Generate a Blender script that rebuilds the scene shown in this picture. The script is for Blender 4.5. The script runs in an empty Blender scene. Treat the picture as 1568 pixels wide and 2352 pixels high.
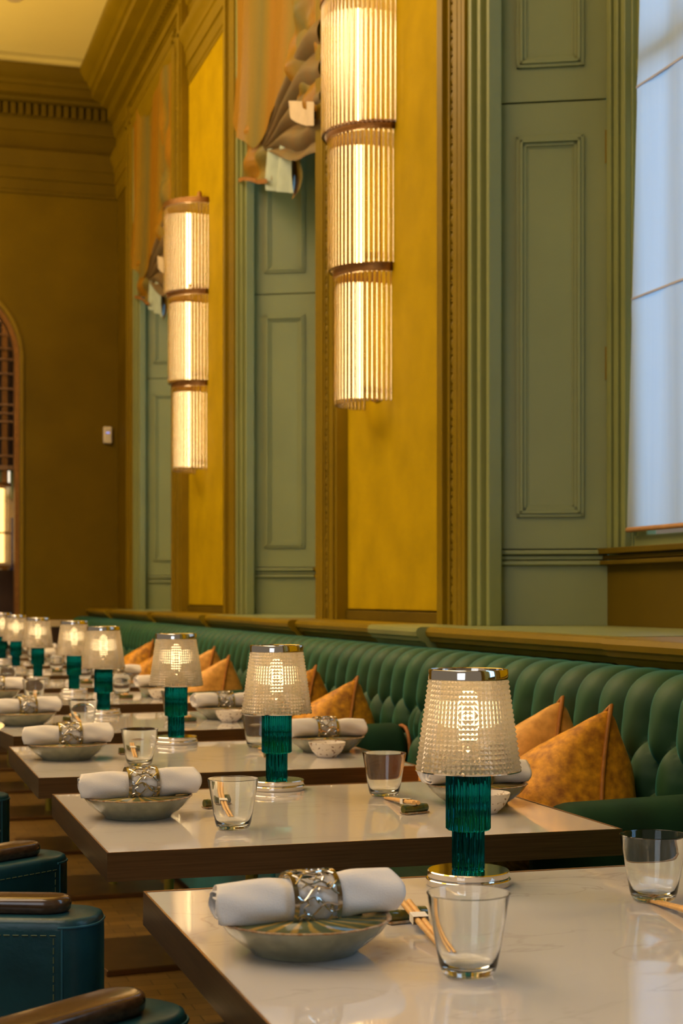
import bpy, bmesh, math, random
from mathutils import Vector, Matrix, Euler
random.seed(7)
PI = math.pi
C = bpy.context.scene.collection
def R(d): return math.radians(d)

# ------------------------------------------------------------------ materials
def lin(c):
    return tuple(((x/12.92) if x <= .04045 else ((x+.055)/1.055)**2.4) for x in [v/255 for v in c])
def S_in(b, names, val):
    for n in names:
        if n in b.inputs:
            b.inputs[n].default_value = val
            return
def new_mat(name):
    m = bpy.data.materials.new(name); m.use_nodes = True
    nt = m.node_tree
    return m, nt, nt.nodes['Principled BSDF']
def paint(name, col, rough=.5, var=.12, scale=6.0, bump=0.0, bscale=200.0, spec=.5, metal=0.0, sheen=0.0, stretch=(1,1,1), col2=None, detail=4.0, coat=0.0):
    m, nt, b = new_mat(name)
    tc = nt.nodes.new('ShaderNodeTexCoord')
    mp = nt.nodes.new('ShaderNodeMapping'); mp.inputs['Scale'].default_value = stretch
    nz = nt.nodes.new('ShaderNodeTexNoise'); nz.inputs['Scale'].default_value = scale; nz.inputs['Detail'].default_value = detail
    mx = nt.nodes.new('ShaderNodeMix'); mx.data_type = 'RGBA'
    nt.links.new(tc.outputs['Object'], mp.inputs['Vector']); nt.links.new(mp.outputs[0], nz.inputs['Vector'])
    rr = nt.nodes.new('ShaderNodeMapRange'); rr.inputs[1].default_value = .3; rr.inputs[2].default_value = .7
    nt.links.new(nz.outputs['Fac'], rr.inputs[0]); nt.links.new(rr.outputs[0], mx.inputs['Factor'])
    a = col; d = col2 if col2 else tuple(max(0, x*(1-var)) for x in col)
    if not col2: a = tuple(min(1, x*(1+var)) for x in col)
    mx.inputs['A'].default_value = (*d, 1); mx.inputs['B'].default_value = (*a, 1)
    nt.links.new(mx.outputs['Result'], b.inputs['Base Color'])
    b.inputs['Roughness'].default_value = rough; b.inputs['Metallic'].default_value = metal
    S_in(b, ['Specular IOR Level', 'Specular'], spec)
    if sheen:
        S_in(b, ['Sheen Weight'], sheen); S_in(b, ['Sheen Roughness'], .4)
        S_in(b, ['Sheen Tint'], (min(1, col[0]*2+.2), min(1, col[1]*2+.2), min(1, col[2]*2+.2), 1))
    if coat: S_in(b, ['Coat Weight'], coat); S_in(b, ['Coat Roughness'], .15)
    if bump:
        n2 = nt.nodes.new('ShaderNodeTexNoise'); n2.inputs['Scale'].default_value = bscale; n2.inputs['Detail'].default_value = 3
        nt.links.new(mp.outputs[0], n2.inputs['Vector'])
        bp = nt.nodes.new('ShaderNodeBump'); bp.inputs['Strength'].default_value = bump; bp.inputs['Distance'].default_value = .002
        nt.links.new(n2.outputs['Fac'], bp.inputs['Height']); nt.links.new(bp.outputs[0], b.inputs['Normal'])
    return m
def emit(name, col, st):
    m = bpy.data.materials.new(name); m.use_nodes = True; nt = m.node_tree; nt.nodes.clear()
    e = nt.nodes.new('ShaderNodeEmission'); e.inputs[0].default_value = (*col, 1); e.inputs[1].default_value = st
    o = nt.nodes.new('ShaderNodeOutputMaterial'); nt.links.new(e.outputs[0], o.inputs[0])
    return m
def glass(name, col=(1,1,1), rough=0.0, ior=1.45):
    m = bpy.data.materials.new(name); m.use_nodes = True; nt = m.node_tree; nt.nodes.clear()
    g = nt.nodes.new('ShaderNodeBsdfGlass'); g.inputs['Color'].default_value = (*col, 1)
    g.inputs['Roughness'].default_value = rough; g.inputs['IOR'].default_value = ior
    o = nt.nodes.new('ShaderNodeOutputMaterial'); nt.links.new(g.outputs[0], o.inputs[0])
    return m
def glass_mix(name, gcol, tcol, fac, ior=1.45, rough=0.0):
    m = bpy.data.materials.new(name); m.use_nodes = True; nt = m.node_tree; nt.nodes.clear()
    g = nt.nodes.new('ShaderNodeBsdfGlass'); g.inputs['Color'].default_value = (*gcol, 1); g.inputs['IOR'].default_value = ior
    g.inputs['Roughness'].default_value = rough
    t = nt.nodes.new('ShaderNodeBsdfTranslucent'); t.inputs['Color'].default_value = (*tcol, 1)
    d = nt.nodes.new('ShaderNodeBsdfDiffuse'); d.inputs['Color'].default_value = (*tcol, 1)
    m1 = nt.nodes.new('ShaderNodeMixShader'); m1.inputs[0].default_value = .5
    nt.links.new(t.outputs[0], m1.inputs[1]); nt.links.new(d.outputs[0], m1.inputs[2])
    m2 = nt.nodes.new('ShaderNodeMixShader'); m2.inputs[0].default_value = fac
    nt.links.new(g.outputs[0], m2.inputs[1]); nt.links.new(m1.outputs[0], m2.inputs[2])
    o = nt.nodes.new('ShaderNodeOutputMaterial'); nt.links.new(m2.outputs[0], o.inputs[0])
    return m
def metal(name, col, rough=.2):
    m, nt, b = new_mat(name)
    b.inputs['Base Color'].default_value = (*col, 1); b.inputs['Metallic'].default_value = 1; b.inputs['Roughness'].default_value = rough
    nz = nt.nodes.new('ShaderNodeTexNoise'); nz.inputs['Scale'].default_value = 30
    rr = nt.nodes.new('ShaderNodeMapRange'); rr.inputs[3].default_value = rough*.8; rr.inputs[4].default_value = rough*1.3
    nt.links.new(nz.outputs['Fac'], rr.inputs[0]); nt.links.new(rr.outputs[0], b.inputs['Roughness'])
    return m
def marble(name):
    m, nt, b = new_mat(name)
    tc = nt.nodes.new('ShaderNodeTexCoord')
    mp = nt.nodes.new('ShaderNodeMapping'); mp.inputs['Rotation'].default_value = (0, 0, .6); mp.inputs['Scale'].default_value = (1.0, 2.6, 1)
    nt.links.new(tc.outputs['Object'], mp.inputs[0])
    oi = nt.nodes.new('ShaderNodeObjectInfo')
    ad = nt.nodes.new('ShaderNodeVectorMath'); ad.operation = 'MULTIPLY_ADD'
    cb = nt.nodes.new('ShaderNodeCombineXYZ'); nt.links.new(oi.outputs['Random'], cb.inputs[0]); nt.links.new(oi.outputs['Random'], cb.inputs[2])
    ad.inputs[1].default_value = (37, 0, 19); nt.links.new(cb.outputs[0], ad.inputs[0]); nt.links.new(mp.outputs[0], ad.inputs[2])
    n1 = nt.nodes.new('ShaderNodeTexNoise'); n1.inputs['Scale'].default_value = 3.0; n1.inputs['Detail'].default_value = 9; n1.inputs['Distortion'].default_value = 1.4
    nt.links.new(ad.outputs[0], n1.inputs['Vector'])
    ab = nt.nodes.new('ShaderNodeMath'); ab.operation = 'SUBTRACT'; ab.inputs[1].default_value = .5; nt.links.new(n1.outputs['Fac'], ab.inputs[0])
    a2 = nt.nodes.new('ShaderNodeMath'); a2.operation = 'ABSOLUTE'; nt.links.new(ab.outputs[0], a2.inputs[0])
    cr = nt.nodes.new('ShaderNodeValToRGB'); cr.color_ramp.elements[0].position = 0.0; cr.color_ramp.elements[0].color = (.50, .46, .43, 1)
    cr.color_ramp.elements[1].position = .018; cr.color_ramp.elements[1].color = (.63, .60, .585, 1)
    nt.links.new(a2.outputs[0], cr.inputs[0])
    n2 = nt.nodes.new('ShaderNodeTexNoise'); n2.inputs['Scale'].default_value = 2.2; n2.inputs['Detail'].default_value = 5
    nt.links.new(ad.outputs[0], n2.inputs['Vector'])
    r2 = nt.nodes.new('ShaderNodeMapRange'); r2.inputs[1].default_value = .45; r2.inputs[2].default_value = .65
    nt.links.new(n2.outputs['Fac'], r2.inputs[0])
    mx = nt.nodes.new('ShaderNodeMix'); mx.data_type = 'RGBA'; mx.inputs['A'].default_value = (.65, .62, .605, 1)
    nt.links.new(r2.outputs[0], mx.inputs['Factor']); nt.links.new(cr.outputs[0], mx.inputs['B'])
    nt.links.new(mx.outputs['Result'], b.inputs['Base Color'])
    b.inputs['Roughness'].default_value = .035
    S_in(b, ['Specular IOR Level', 'Specular'], 1.0)
    return m
def wood_floor(name):
    m, nt, b = new_mat(name)
    tc = nt.nodes.new('ShaderNodeTexCoord'); mp = nt.nodes.new('ShaderNodeMapping'); mp.inputs['Scale'].default_value = (1, 1, 1)
    nt.links.new(tc.outputs['Object'], mp.inputs[0])
    br = nt.nodes.new('ShaderNodeTexBrick'); br.inputs['Scale'].default_value = 4; br.inputs['Mortar Size'].default_value = .006
    br.inputs['Color1'].default_value = (.27, .15, .035, 1); br.inputs['Color2'].default_value = (.18, .10, .025, 1); br.inputs['Mortar'].default_value = (.02, .01, .004, 1)
    nt.links.new(mp.outputs[0], br.inputs['Vector']); nt.links.new(br.outputs[0], b.inputs['Base Color'])
    b.inputs['Roughness'].default_value = .4
    return m
def stripe_silk(name):
    m, nt, b = new_mat(name)
    at = nt.nodes.new('ShaderNodeAttribute'); at.attribute_name = 'across'
    w = nt.nodes.new('ShaderNodeMath'); w.operation = 'MULTIPLY'; w.inputs[1].default_value = 2.1; nt.links.new(at.outputs['Fac'], w.inputs[0])
    fr = nt.nodes.new('ShaderNodeMath'); fr.operation = 'FRACT'; nt.links.new(w.outputs[0], fr.inputs[0])
    cr = nt.nodes.new('ShaderNodeValToRGB'); e = cr.color_ramp.elements
    e[0].position = 0; e[0].color = (.29, .135, .006, 1); e[1].position = .28; e[1].color = (.29, .14, .008, 1)
    for p, c in ((.40, (.24, .15, .018, 1)), (.62, (.17, .14, .04, 1)), (.80, (.24, .15, .018, 1)), (.93, (.29, .135, .008, 1))):
        x = e.new(p); x.color = c
    nt.links.new(fr.outputs[0], cr.inputs[0]); nt.links.new(cr.outputs[0], b.inputs['Base Color'])
    b.inputs['Roughness'].default_value = .45; S_in(b, ['Specular IOR Level', 'Specular'], .2)
    return m

M = {}
M['olive'] = paint('olive wall paint', (.145, .092, .001), .6, .10, 3, spec=.12)
M['olive_dark'] = paint('dark olive paint', (.125, .080, .002), .6, .10, 3, spec=.15)
M['trim'] = paint('olive gloss trim paint', (.225, .145, .002), .4, .08, 4, spec=.25)
M['yellow'] = paint('yellow fabric wall panel', (.46, .305, .001), .8, .10, 5, spec=.08, bump=.25, bscale=350)
M['sage'] = paint('sage green shutter paint', (.25, .275, .095), .36, .06, 3, bump=.08, bscale=60)
M['ceiling'] = paint('warm cream ceiling', (.95, .78, .29), .8, .04, 1)
M['floor'] = wood_floor('dark stained oak floor')
M['marble'] = marble('polished white marble')
M['bronze'] = paint('brushed dark bronze', (.22, .122, .048), .33, .18, 8, metal=.75, stretch=(1, 1, 40))
M['bronze_lip'] = metal('bronze lip', (.50, .30, .15), .3)
M['bronze_ring'] = paint('bronze lamp ring', (.30, .14, .035), .35, .15, 40, metal=.7)
M['velvet'] = paint('green velvet', (.015, .066, .015), .62, .25, 4, sheen=.42)
M['velvet'].node_tree.nodes['Principled BSDF'].inputs['Sheen Tint'].default_value = (.08, .80, .85, 1)  # teal sheen puts window daylight on the velvet into its colour
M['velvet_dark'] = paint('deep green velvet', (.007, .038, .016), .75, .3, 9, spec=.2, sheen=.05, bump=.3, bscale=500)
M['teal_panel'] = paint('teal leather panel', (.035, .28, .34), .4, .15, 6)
M['piping_o'] = paint('orange piping', (.36, .12, .02), .6, .3, 80)
M['mustard'] = paint('mustard crushed velvet', (.95, .42, .013), .6, .3, 45, col2=(.36, .12, .004), sheen=.12, bump=.35, bscale=160, detail=8)
M['peach'] = paint('peach crushed velvet', (.92, .46, .09), .6, .3, 40, col2=(.60, .27, .04), sheen=.2, bump=.35, bscale=160, detail=8)
M['mustard_seam'] = paint('mustard piping', (.42, .15, .012), .6, .2, 60)
M['linen'] = paint('white linen', (.84, .79, .74), .8, .05, 8, bump=.35, bscale=700)
M['silver'] = metal('polished nickel', (.60, .55, .48), .16)
M['chrome'] = metal('polished chrome', (.85, .80, .74), .06)
M['glaze_out'] = paint('celadon glaze', (.25, .25, .165), .22, .2, 40, coat=.4)
M['glaze_rim'] = paint('brown reactive rim glaze', (.26, .11, .03), .25, .4, 150, col2=(.40, .33, .22))
M['bowl'] = paint('speckled white ceramic', (.80, .72, .62), .4, .05, 60, col2=(.78, .70, .60))
M['rest'] = paint('bottle green glaze', (.020, .060, .028), .12, .5, 60, col2=(.16, .13, .02))
M['bamboo'] = paint('bamboo', (.80, .46, .16), .5, .1, 30, stretch=(1, 8, 1))
M['paper'] = paint('white paper', (.85, .80, .72), .8, .03, 20)
M['teal_glass'] = glass('teal glass', (.05, .47, .52), 0.0, 1.45)
M['clear'] = glass('clear glass', (.99, 1, 1), 0.0, 1.42)
M['shade'] = glass_mix('cut crystal', (1.0, .98, .94), (.86, .74, .58), .24, 1.45)
M['rod'] = glass('glass rod', (1, .96, .88), .02, 1.45)
M['bulb'] = emit('warm bulb', (1, .74, .38), 60.0)
M['tube'] = emit('warm lamp tube', (1, .70, .33), 17.0)
M['tube_small'] = emit('pale hanging tube', (1, .85, .62), 1.2)
M['leather'] = paint('teal green leather', (.010, .057, .072), .32, .35, 9, bump=.25, bscale=90)
M['seam_blue'] = paint('teal leather seam', (.03, .13, .17), .35, .2, 20)
M['leather_dark'] = paint('dark green leather', (.012, .038, .030), .42, .3, 9, bump=.25, bscale=90)
M['stitch'] = paint('green stitching', (.10, .14, .07), .7, .1, 50)
M['walnut'] = paint('lacquered walnut', (.085, .043, .020), .2, .3, 5, stretch=(2, 30, 30), coat=.6)
M['silk'] = stripe_silk('striped silk')
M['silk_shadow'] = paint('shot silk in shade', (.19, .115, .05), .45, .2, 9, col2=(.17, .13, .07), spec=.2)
M['lining'] = paint('pale blue green lining', (.42, .50, .42), .6, .08, 20)
M['lining_warm'] = paint('cream lining', (.62, .50, .36), .7, .08, 20)
M['hem'] = paint('copper silk hem', (.30, .12, .02), .5, .2, 30)
M['white_plastic'] = paint('white plastic', (.78, .70, .55), .4, .03, 20)
M['blue_led'] = emit('blue indicator', (.25, .35, 1), 1.0)
M['dark'] = paint('dark bronze panel', (.05, .025, .012), .35, .3, 5)
M['brass'] = paint('olive brass', (.36, .34, .05), .35, .1, 10, metal=.5)
M['cream'] = paint('cream painted rail', (.62, .48, .28), .5, .06, 10)
M['green_fascia'] = paint('green painted fascia', (.13, .17, .07), .5, .1, 6)
M['blue_glass'] = paint('blue bottle', (.08, .11, .36), .25, .2, 20)
M['seam_cloth'] = paint('folded seam cloth', (.55, .52, .58), .8, .05, 20)
M['cord'] = paint('orange cord', (.50, .25, .09), .6, .1, 30)
def blind_mat():
    m = bpy.data.materials.new('sheer white blind'); m.use_nodes = True; nt = m.node_tree; nt.nodes.clear()
    tc = nt.nodes.new('ShaderNodeTexCoord'); mp = nt.nodes.new('ShaderNodeMapping'); mp.inputs['Scale'].default_value = (1, 18, .6)
    nz = nt.nodes.new('ShaderNodeTexNoise'); nz.inputs['Scale'].default_value = 2.5; nz.inputs['Detail'].default_value = 5
    nt.links.new(tc.outputs['Object'], mp.inputs[0]); nt.links.new(mp.outputs[0], nz.inputs['Vector'])
    mx = nt.nodes.new('ShaderNodeMix'); mx.data_type = 'RGBA'; mx.inputs['A'].default_value = (.74, .82, .92, 1); mx.inputs['B'].default_value = (.86, .92, .98, 1)
    nt.links.new(nz.outputs['Fac'], mx.inputs['Factor'])
    t = nt.nodes.new('ShaderNodeBsdfTranslucent'); d = nt.nodes.new('ShaderNodeBsdfDiffuse')
    nt.links.new(mx.outputs['Result'], t.inputs[0]); nt.links.new(mx.outputs['Result'], d.inputs[0])
    ms = nt.nodes.new('ShaderNodeMixShader'); ms.inputs[0].default_value = .35
    nt.links.new(t.outputs[0], ms.inputs[1]); nt.links.new(d.outputs[0], ms.inputs[2])
    o = nt.nodes.new('ShaderNodeOutputMaterial'); nt.links.new(ms.outputs[0], o.inputs[0])
    return m
M['blind'] = blind_mat()
def plate_in_mat():
    m, nt, b = new_mat('ribbed olive amber glaze')
    tc = nt.nodes.new('ShaderNodeTexCoord')
    sx = nt.nodes.new('ShaderNodeSeparateXYZ'); nt.links.new(tc.outputs['Object'], sx.inputs[0])
    at = nt.nodes.new('ShaderNodeMath'); at.operation = 'ARCTAN2'; nt.links.new(sx.outputs[1], at.inputs[0]); nt.links.new(sx.outputs[0], at.inputs[1])
    ml = nt.nodes.new('ShaderNodeMath'); ml.operation = 'MULTIPLY'; ml.inputs[1].default_value = 22; nt.links.new(at.outputs[0], ml.inputs[0])
    nz = nt.nodes.new('ShaderNodeTexNoise'); nz.inputs['Scale'].default_value = 40; nt.links.new(tc.outputs['Object'], nz.inputs['Vector'])
    ad = nt.nodes.new('ShaderNodeMath'); ad.operation = 'MULTIPLY_ADD'; ad.inputs[1].default_value = 3.0; nt.links.new(nz.outputs['Fac'], ad.inputs[0]); nt.links.new(ml.outputs[0], ad.inputs[2])
    sn = nt.nodes.new('ShaderNodeMath'); sn.operation = 'SINE'; nt.links.new(ad.outputs[0], sn.inputs[0])
    cr = nt.nodes.new('ShaderNodeValToRGB'); e = cr.color_ramp.elements
    e[0].position = .55; e[0].color = (.16, .17, .075, 1); e[1].position = .93; e[1].color = (.55, .33, .07, 1)
    mr = nt.nodes.new('ShaderNodeMapRange'); mr.inputs[1].default_value = -1; nt.links.new(sn.outputs[0], mr.inputs[0]); nt.links.new(mr.outputs[0], cr.inputs[0])
    nt.links.new(cr.outputs[0], b.inputs['Base Color']); b.inputs['Roughness'].default_value = .12
    return m
M['glaze_in'] = plate_in_mat()
def speckle_mat():
    m, nt, b = new_mat('speckled stoneware')
    tc = nt.nodes.new('ShaderNodeTexCoord'); v = nt.nodes.new('ShaderNodeTexNoise'); v.inputs['Scale'].default_value = 130; v.inputs['Detail'].default_value = 2
    nt.links.new(tc.outputs['Object'], v.inputs['Vector'])
    cr = nt.nodes.new('ShaderNodeValToRGB'); e = cr.color_ramp.elements
    e[0].position = .33; e[0].color = (.22, .10, .03, 1); e[1].position = .40; e[1].color = (.82, .74, .64, 1)
    nt.links.new(v.outputs['Fac'], cr.inputs[0]); nt.links.new(cr.outputs[0], b.inputs['Base Color']); b.inputs['Roughness'].default_value = .35
    return m
M['bowl'] = speckle_mat()

# ------------------------------------------------------------------ mesh helpers
class MB:
    def __init__(s): s.v = []; s.f = []; s.mi = []
    def quad(s, a, b, c, d, mi=0):
        n = len(s.v); s.v += [a, b, c, d]; s.f.append((n, n+1, n+2, n+3)); s.mi.append(mi)
    def box(s, x0, x1, y0, y1, z0, z1, mi=0):
        n = len(s.v)
        s.v += [(x0,y0,z0),(x1,y0,z0),(x1,y1,z0),(x0,y1,z0),(x0,y0,z1),(x1,y0,z1),(x1,y1,z1),(x0,y1,z1)]
        for q in ((0,3,2,1),(4,5,6,7),(0,1,5,4),(1,2,6,5),(2,3,7,6),(3,0,4,7)):
            s.f.append(tuple(n+i for i in q)); s.mi.append(mi)
    def obox(s, p, u, w, h, mi=0):   # corner p, three edge vectors
        p, u, w, h = Vector(p), Vector(u), Vector(w), Vector(h); n = len(s.v)
        s.v += [tuple(q) for q in (p, p+u, p+u+w, p+w, p+h, p+u+h, p+u+w+h, p+w+h)]
        for q in ((0,3,2,1),(4,5,6,7),(0,1,5,4),(1,2,6,5),(2,3,7,6),(3,0,4,7)):
            s.f.append(tuple(n+i for i in q)); s.mi.append(mi)
    def lathe(s, prof, seg=32, c=(0,0,0), rfun=None, mi=0, closed=False, mif=None, cap=True):
        n = len(s.v); k = len(prof)
        for (r, z) in prof:
            for i in range(seg):
                a = 2*PI*i/seg; rr = rfun(r, z, a) if rfun else r
                s.v.append((c[0]+rr*math.cos(a), c[1]+rr*math.sin(a), c[2]+z))
        for j in range(k if closed else k-1):
            for i in range(seg):
                a, b = n+j*seg+i, n+j*seg+(i+1) % seg
                j2 = (j+1) % k
                s.f.append((a, b, n+j2*seg+(i+1) % seg, n+j2*seg+i)); s.mi.append(mif(j) if mif else mi)
        if cap and not closed:
            if prof[0][0] > 1e-5: s.f.append(tuple(n+i for i in reversed(range(seg)))); s.mi.append(mif(0) if mif else mi)
            if prof[-1][0] > 1e-5: s.f.append(tuple(n+(k-1)*seg+i for i in range(seg))); s.mi.append(mif(k-2) if mif else mi)
    def tube(s, pts, r, seg=8, mi=0, rs=None, cap=True):
        pts = [Vector(p) for p in pts]; n = len(s.v); k = len(pts)
        up = Vector((0, 0, 1)); prev = None
        for j, p in enumerate(pts):
            t = (pts[min(j+1, k-1)] - pts[max(j-1, 0)]).normalized()
            if prev is None:
                ref = up if abs(t.z) < .9 else Vector((1, 0, 0))
                u = t.cross(ref).normalized()
            else:
                u = (prev - t*prev.dot(t)).normalized()
            prev = u; w = t.cross(u)
            rr = rs[j] if rs else r
            for i in range(seg):
                a = 2*PI*i/seg
                s.v.append(tuple(p + (u*math.cos(a) + w*math.sin(a))*rr))
        for j in range(k-1):
            for i in range(seg):
                s.f.append((n+j*seg+i, n+j*seg+(i+1) % seg, n+(j+1)*seg+(i+1) % seg, n+(j+1)*seg+i)); s.mi.append(mi)
        if cap:
            s.f.append(tuple(n+i for i in reversed(range(seg)))); s.mi.append(mi)
            s.f.append(tuple(n+(k-1)*seg+i for i in range(seg))); s.mi.append(mi)
    def grid(s, fn, nu, nv, mi=0, wrapu=False):
        n = len(s.v)
        for j in range(nv+1):
            for i in range(nu + (0 if wrapu else 1)):
                s.v.append(tuple(fn(i/nu, j/nv)))
        w = nu if wrapu else nu+1
        for j in range(nv):
            for i in range(nu):
                i2 = (i+1) % w
                s.f.append((n+j*w+i, n+j*w+i2, n+(j+1)*w+i2, n+(j+1)*w+i)); s.mi.append(mi)
    def extrude(s, prof, a, b, mi=0, cap=True):
        # prof: list of 3-vectors offsets; swept from a to b
        n = len(s.v); a, b = Vector(a), Vector(b); k = len(prof)
        s.v += [tuple(a+Vector(p)) for p in prof] + [tuple(b+Vector(p)) for p in prof]
        for i in range(k):
            s.f.append((n+i, n+(i+1) % k, n+k+(i+1) % k, n+k+i)); s.mi.append(mi)
        if cap:
            s.f.append(tuple(n+i for i in reversed(range(k)))); s.mi.append(mi)
            s.f.append(tuple(n+k+i for i in range(k))); s.mi.append(mi)
    def build(s, name, mats, parent=None, smooth=None, bevel=0, bseg=2, loc=None, subsurf=0, normals=True):
        me = bpy.data.meshes.new(name); me.from_pydata(s.v, [], s.f)
        mats = mats if isinstance(mats, (list, tuple)) else [mats]
        for m in mats: me.materials.append(m)
        for p, i in zip(me.polygons, s.mi): p.material_index = i
        if normals:
            bm = bmesh.new(); bm.from_mesh(me)
            if normals == 'weld': bmesh.ops.remove_doubles(bm, verts=bm.verts, dist=1e-5)
            bmesh.ops.recalc_face_normals(bm, faces=bm.faces); bm.to_mesh(me); bm.free()
        if smooth is not None:
            me.shade_smooth()
            if smooth < 180: me.set_sharp_from_angle(angle=R(smooth))
        o = bpy.data.objects.new(name, me); C.objects.link(o)
        if parent: o.parent = parent
        if loc: o.location = loc
        if bevel:
            b = o.modifiers.new('bevel', 'BEVEL'); b.width = bevel; b.segments = bseg; b.limit_method = 'ANGLE'; b.angle_limit = R(40); b.harden_normals = False
        if subsurf:
            q = o.modifiers.new('sub', 'SUBSURF'); q.levels = subsurf; q.render_levels = subsurf
        return o
def tag(o, label=None, cat=None, group=None, kind=None):
    if label: o['label'] = label
    if cat: o['category'] = cat
    if group: o['group'] = group
    if kind: o['kind'] = kind
    return o
def thing(name, label, cat, loc=(0, 0, 0), rz=0, group=None):
    o = bpy.data.objects.new(name, None); C.objects.link(o); o.location = loc; o.rotation_euler = (0, 0, rz); o.empty_display_size = .05
    return tag(o, label, cat, group)
def dup(root, loc=None, rz=None, label=None, group=None):
    r = root.copy(); C.objects.link(r); r.scale = (1, 1, 1)
    if loc is not None: r.location = loc
    if rz is not None: r.rotation_euler = (0, 0, rz)
    if label: r['label'] = label
    if group: r['group'] = group
    for ch in list(root.children):
        c = ch.copy(); C.objects.link(c); c.parent = r
        for g in list(ch.children):
            d = g.copy(); C.objects.link(d); d.parent = c
    return r
def struct(o): o['kind'] = 'structure'; return o

# ------------------------------------------------------------------ camera
EYE = 1.15; TH = R(16.77)
cam = bpy.data.cameras.new('camera'); co = bpy.data.objects.new('camera', cam); C.objects.link(co)
co.location = (0, 0, EYE); co.rotation_euler = (PI/2, 0, -TH)
cam.sensor_fit = 'AUTO'; cam.sensor_width = 36; cam.lens = 3617/2352*36; cam.shift_y = 194/2352
cam.clip_start = .05; cam.clip_end = 100
cam.dof.use_dof = True; cam.dof.focus_distance = 2.5; cam.dof.aperture_fstop = 9
bpy.context.scene.camera = co

# ------------------------------------------------------------------ room shell (wall dimensions carried in units of S)
S = .72
def X(u): return u*S
def Y(u): return u*S
def Z(u): return EYE + u*S
WX = X(2.78)          # face of the window wall
YB = Y(18.2)          # face of the end wall
ZC = Z(6.04)          # ceiling
RAIL = Z(-.138)
BAY = 4.85
FARO = [7.31, 7.31+BAY, 7.31+2*BAY]     # outer edge of each window's far casing
FARO.append(7.31-BAY)                   # a fourth window beside the camera
NEARO = [4.20, 9.05, 13.92, 4.20-BAY]   # outer edge of each window's near casing
DEEP = X(3.35)

fl = MB(); fl.box(-4.5, 2.7, -2.0, YB+2.5, -.1, 0); struct(fl.build('floor', M['floor']))
ce = MB(); ce.box(-4.5, 2.7, -2.0, YB+.2, ZC, ZC+.1); struct(ce.build('ceiling', M['ceiling']))

# window wall: dado below the ledge, piers between the windows, lintels over them
W = MB()
W.box(WX, WX+.62, -2.0, YB, 0, RAIL-.001)
ye = [(-2.0, Y(NEARO[3]+.40)), (Y(FARO[3]-.40), Y(NEARO[0]+.40))] + [(Y(FARO[i]-.40), Y(NEARO[i+1]+.40)) for i in (0, 1)] + [(Y(FARO[2]-.40), YB)]
for a, b in ye: W.box(WX, WX+.62, a, b, RAIL, ZC)
for i in range(4): W.box(WX, WX+.62, Y(NEARO[i]+.40), Y(FARO[i]-.40), Z(5.08), ZC)
struct(W.build('wall_right', M['olive']))

# yellow fabric panels fixed between the window casings
for i, (a, b) in enumerate(((2.6, 4.20), (FARO[0], NEARO[1]), (FARO[1], NEARO[2]))):
    p = MB(); p.box(WX-.012, WX-.001, Y(a)+.004, Y(b)-.004, Z(-.075), Z(4.58))
    struct(p.build('trim_%d' % (i+1), M['yellow'], bevel=.004))
    q = MB(); q.box(WX-.02, WX-.001, Y(a), Y(b), RAIL, Z(-.082)); struct(q.build('baseboard_%s' % ('near', 'middle', 'far')[i], M['olive_dark'], bevel=.003))

# ledge / dado rail with a rounded nose, and its breaks forward under the casings
def ledge(name, y0, y1, xf, mat):
    m = MB(); pr = []
    for z, x in ((-.0, WX+.02), (0, xf+.018), (-.004, xf+.006), (-.016, xf), (-.030, xf+.004), (-.036, xf+.014), (-.046, xf+.018), (-.052, xf+.034), (-.066, xf+.042), (-.075, xf+.07), (-.075, WX+.02)):
        pr.append((x, 0, z))
    zo = .0008 if xf < X(2.4) else 0; m.extrude(pr, (0, y0, RAIL+zo), (0, y1, RAIL+zo)); return struct(m.build(name, mat, smooth=35))
ledge('trim_4', -2.0, YB, X(2.41), M['trim'])
n = 5
for i in range(4):
    for a, b in ((FARO[i]-.62, FARO[i]+.10), (NEARO[i]-.10, NEARO[i]+.62)):
        ledge('trim_%d' % n, Y(a), Y(b), X(2.365), M['sage'] if (i == 0 and a > 6) else M['trim']); n += 1
        pm = MB(); pm.box(X(2.66), WX+.01, Y(a)+.03, Y(b)-.03, .3, RAIL-.07); struct(pm.build('trim_%d' % n, M['sage'] if (i == 0 and a > 6) else M['olive'], bevel=.004)); n += 1

# deep sills (same level as the ledge)
for i in range(4):
    m = MB(); m.box(X(2.41)+.03, DEEP+.15, Y(NEARO[i]+.62), Y(FARO[i]-.62), RAIL-.02, RAIL+.002)
    m.box(WX-.01, DEEP+.15, Y(NEARO[i]+.3), Y(FARO[i]-.3), RAIL-.02, RAIL+.0016)
    struct(m.build('trim_%d' % n, M['sage'])); n += 1

# cornice profile in (offset from wall, height)
CP = [(0, 4.58), (.02, 4.585), (.02, 4.62), (.03, 4.63), (.03, 4.745), (.045, 4.75), (.045, 4.87), (.06, 4.885), (.06, 4.93), (.085, 4.98), (.10, 5.03), (.10, 5.065), (.02, 5.075), (.02, 5.29), (.04, 5.30), (.065, 5.38), (.07, 5.43), (.085, 5.43),
      (.085, 5.58), (.16, 5.59), (.17, 5.63), (.26, 5.65), (.26, 5.79), (.28, 5.80), (.30, 5.85), (.30, 5.88), (.33, 5.91), (.36, 5.98), (.375, 6.04), (.375, 6.09), (.30, 6.10), (0, 6.10)]
CP = [(o if z < 5.585 else o*1.33, z if z < 5.59 else 5.59+(z-5.59)*.64) for o, z in CP[:-1]] + [(0, 5.92)]
c = MB(); c.extrude([(WX-o*S, 0, Z(z)) for o, z in CP], (0, -2.0, 0), (0, YB, 0)); 
def dentils_y(mb, y0, y1):
    y = y0
    while y < y1:
        mb.box(WX-.145*S, WX-.08*S, y, y+.038, Z(5.445), Z(5.575)); y += .061
dentils_y(c, Y(9), YB-.1)
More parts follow.
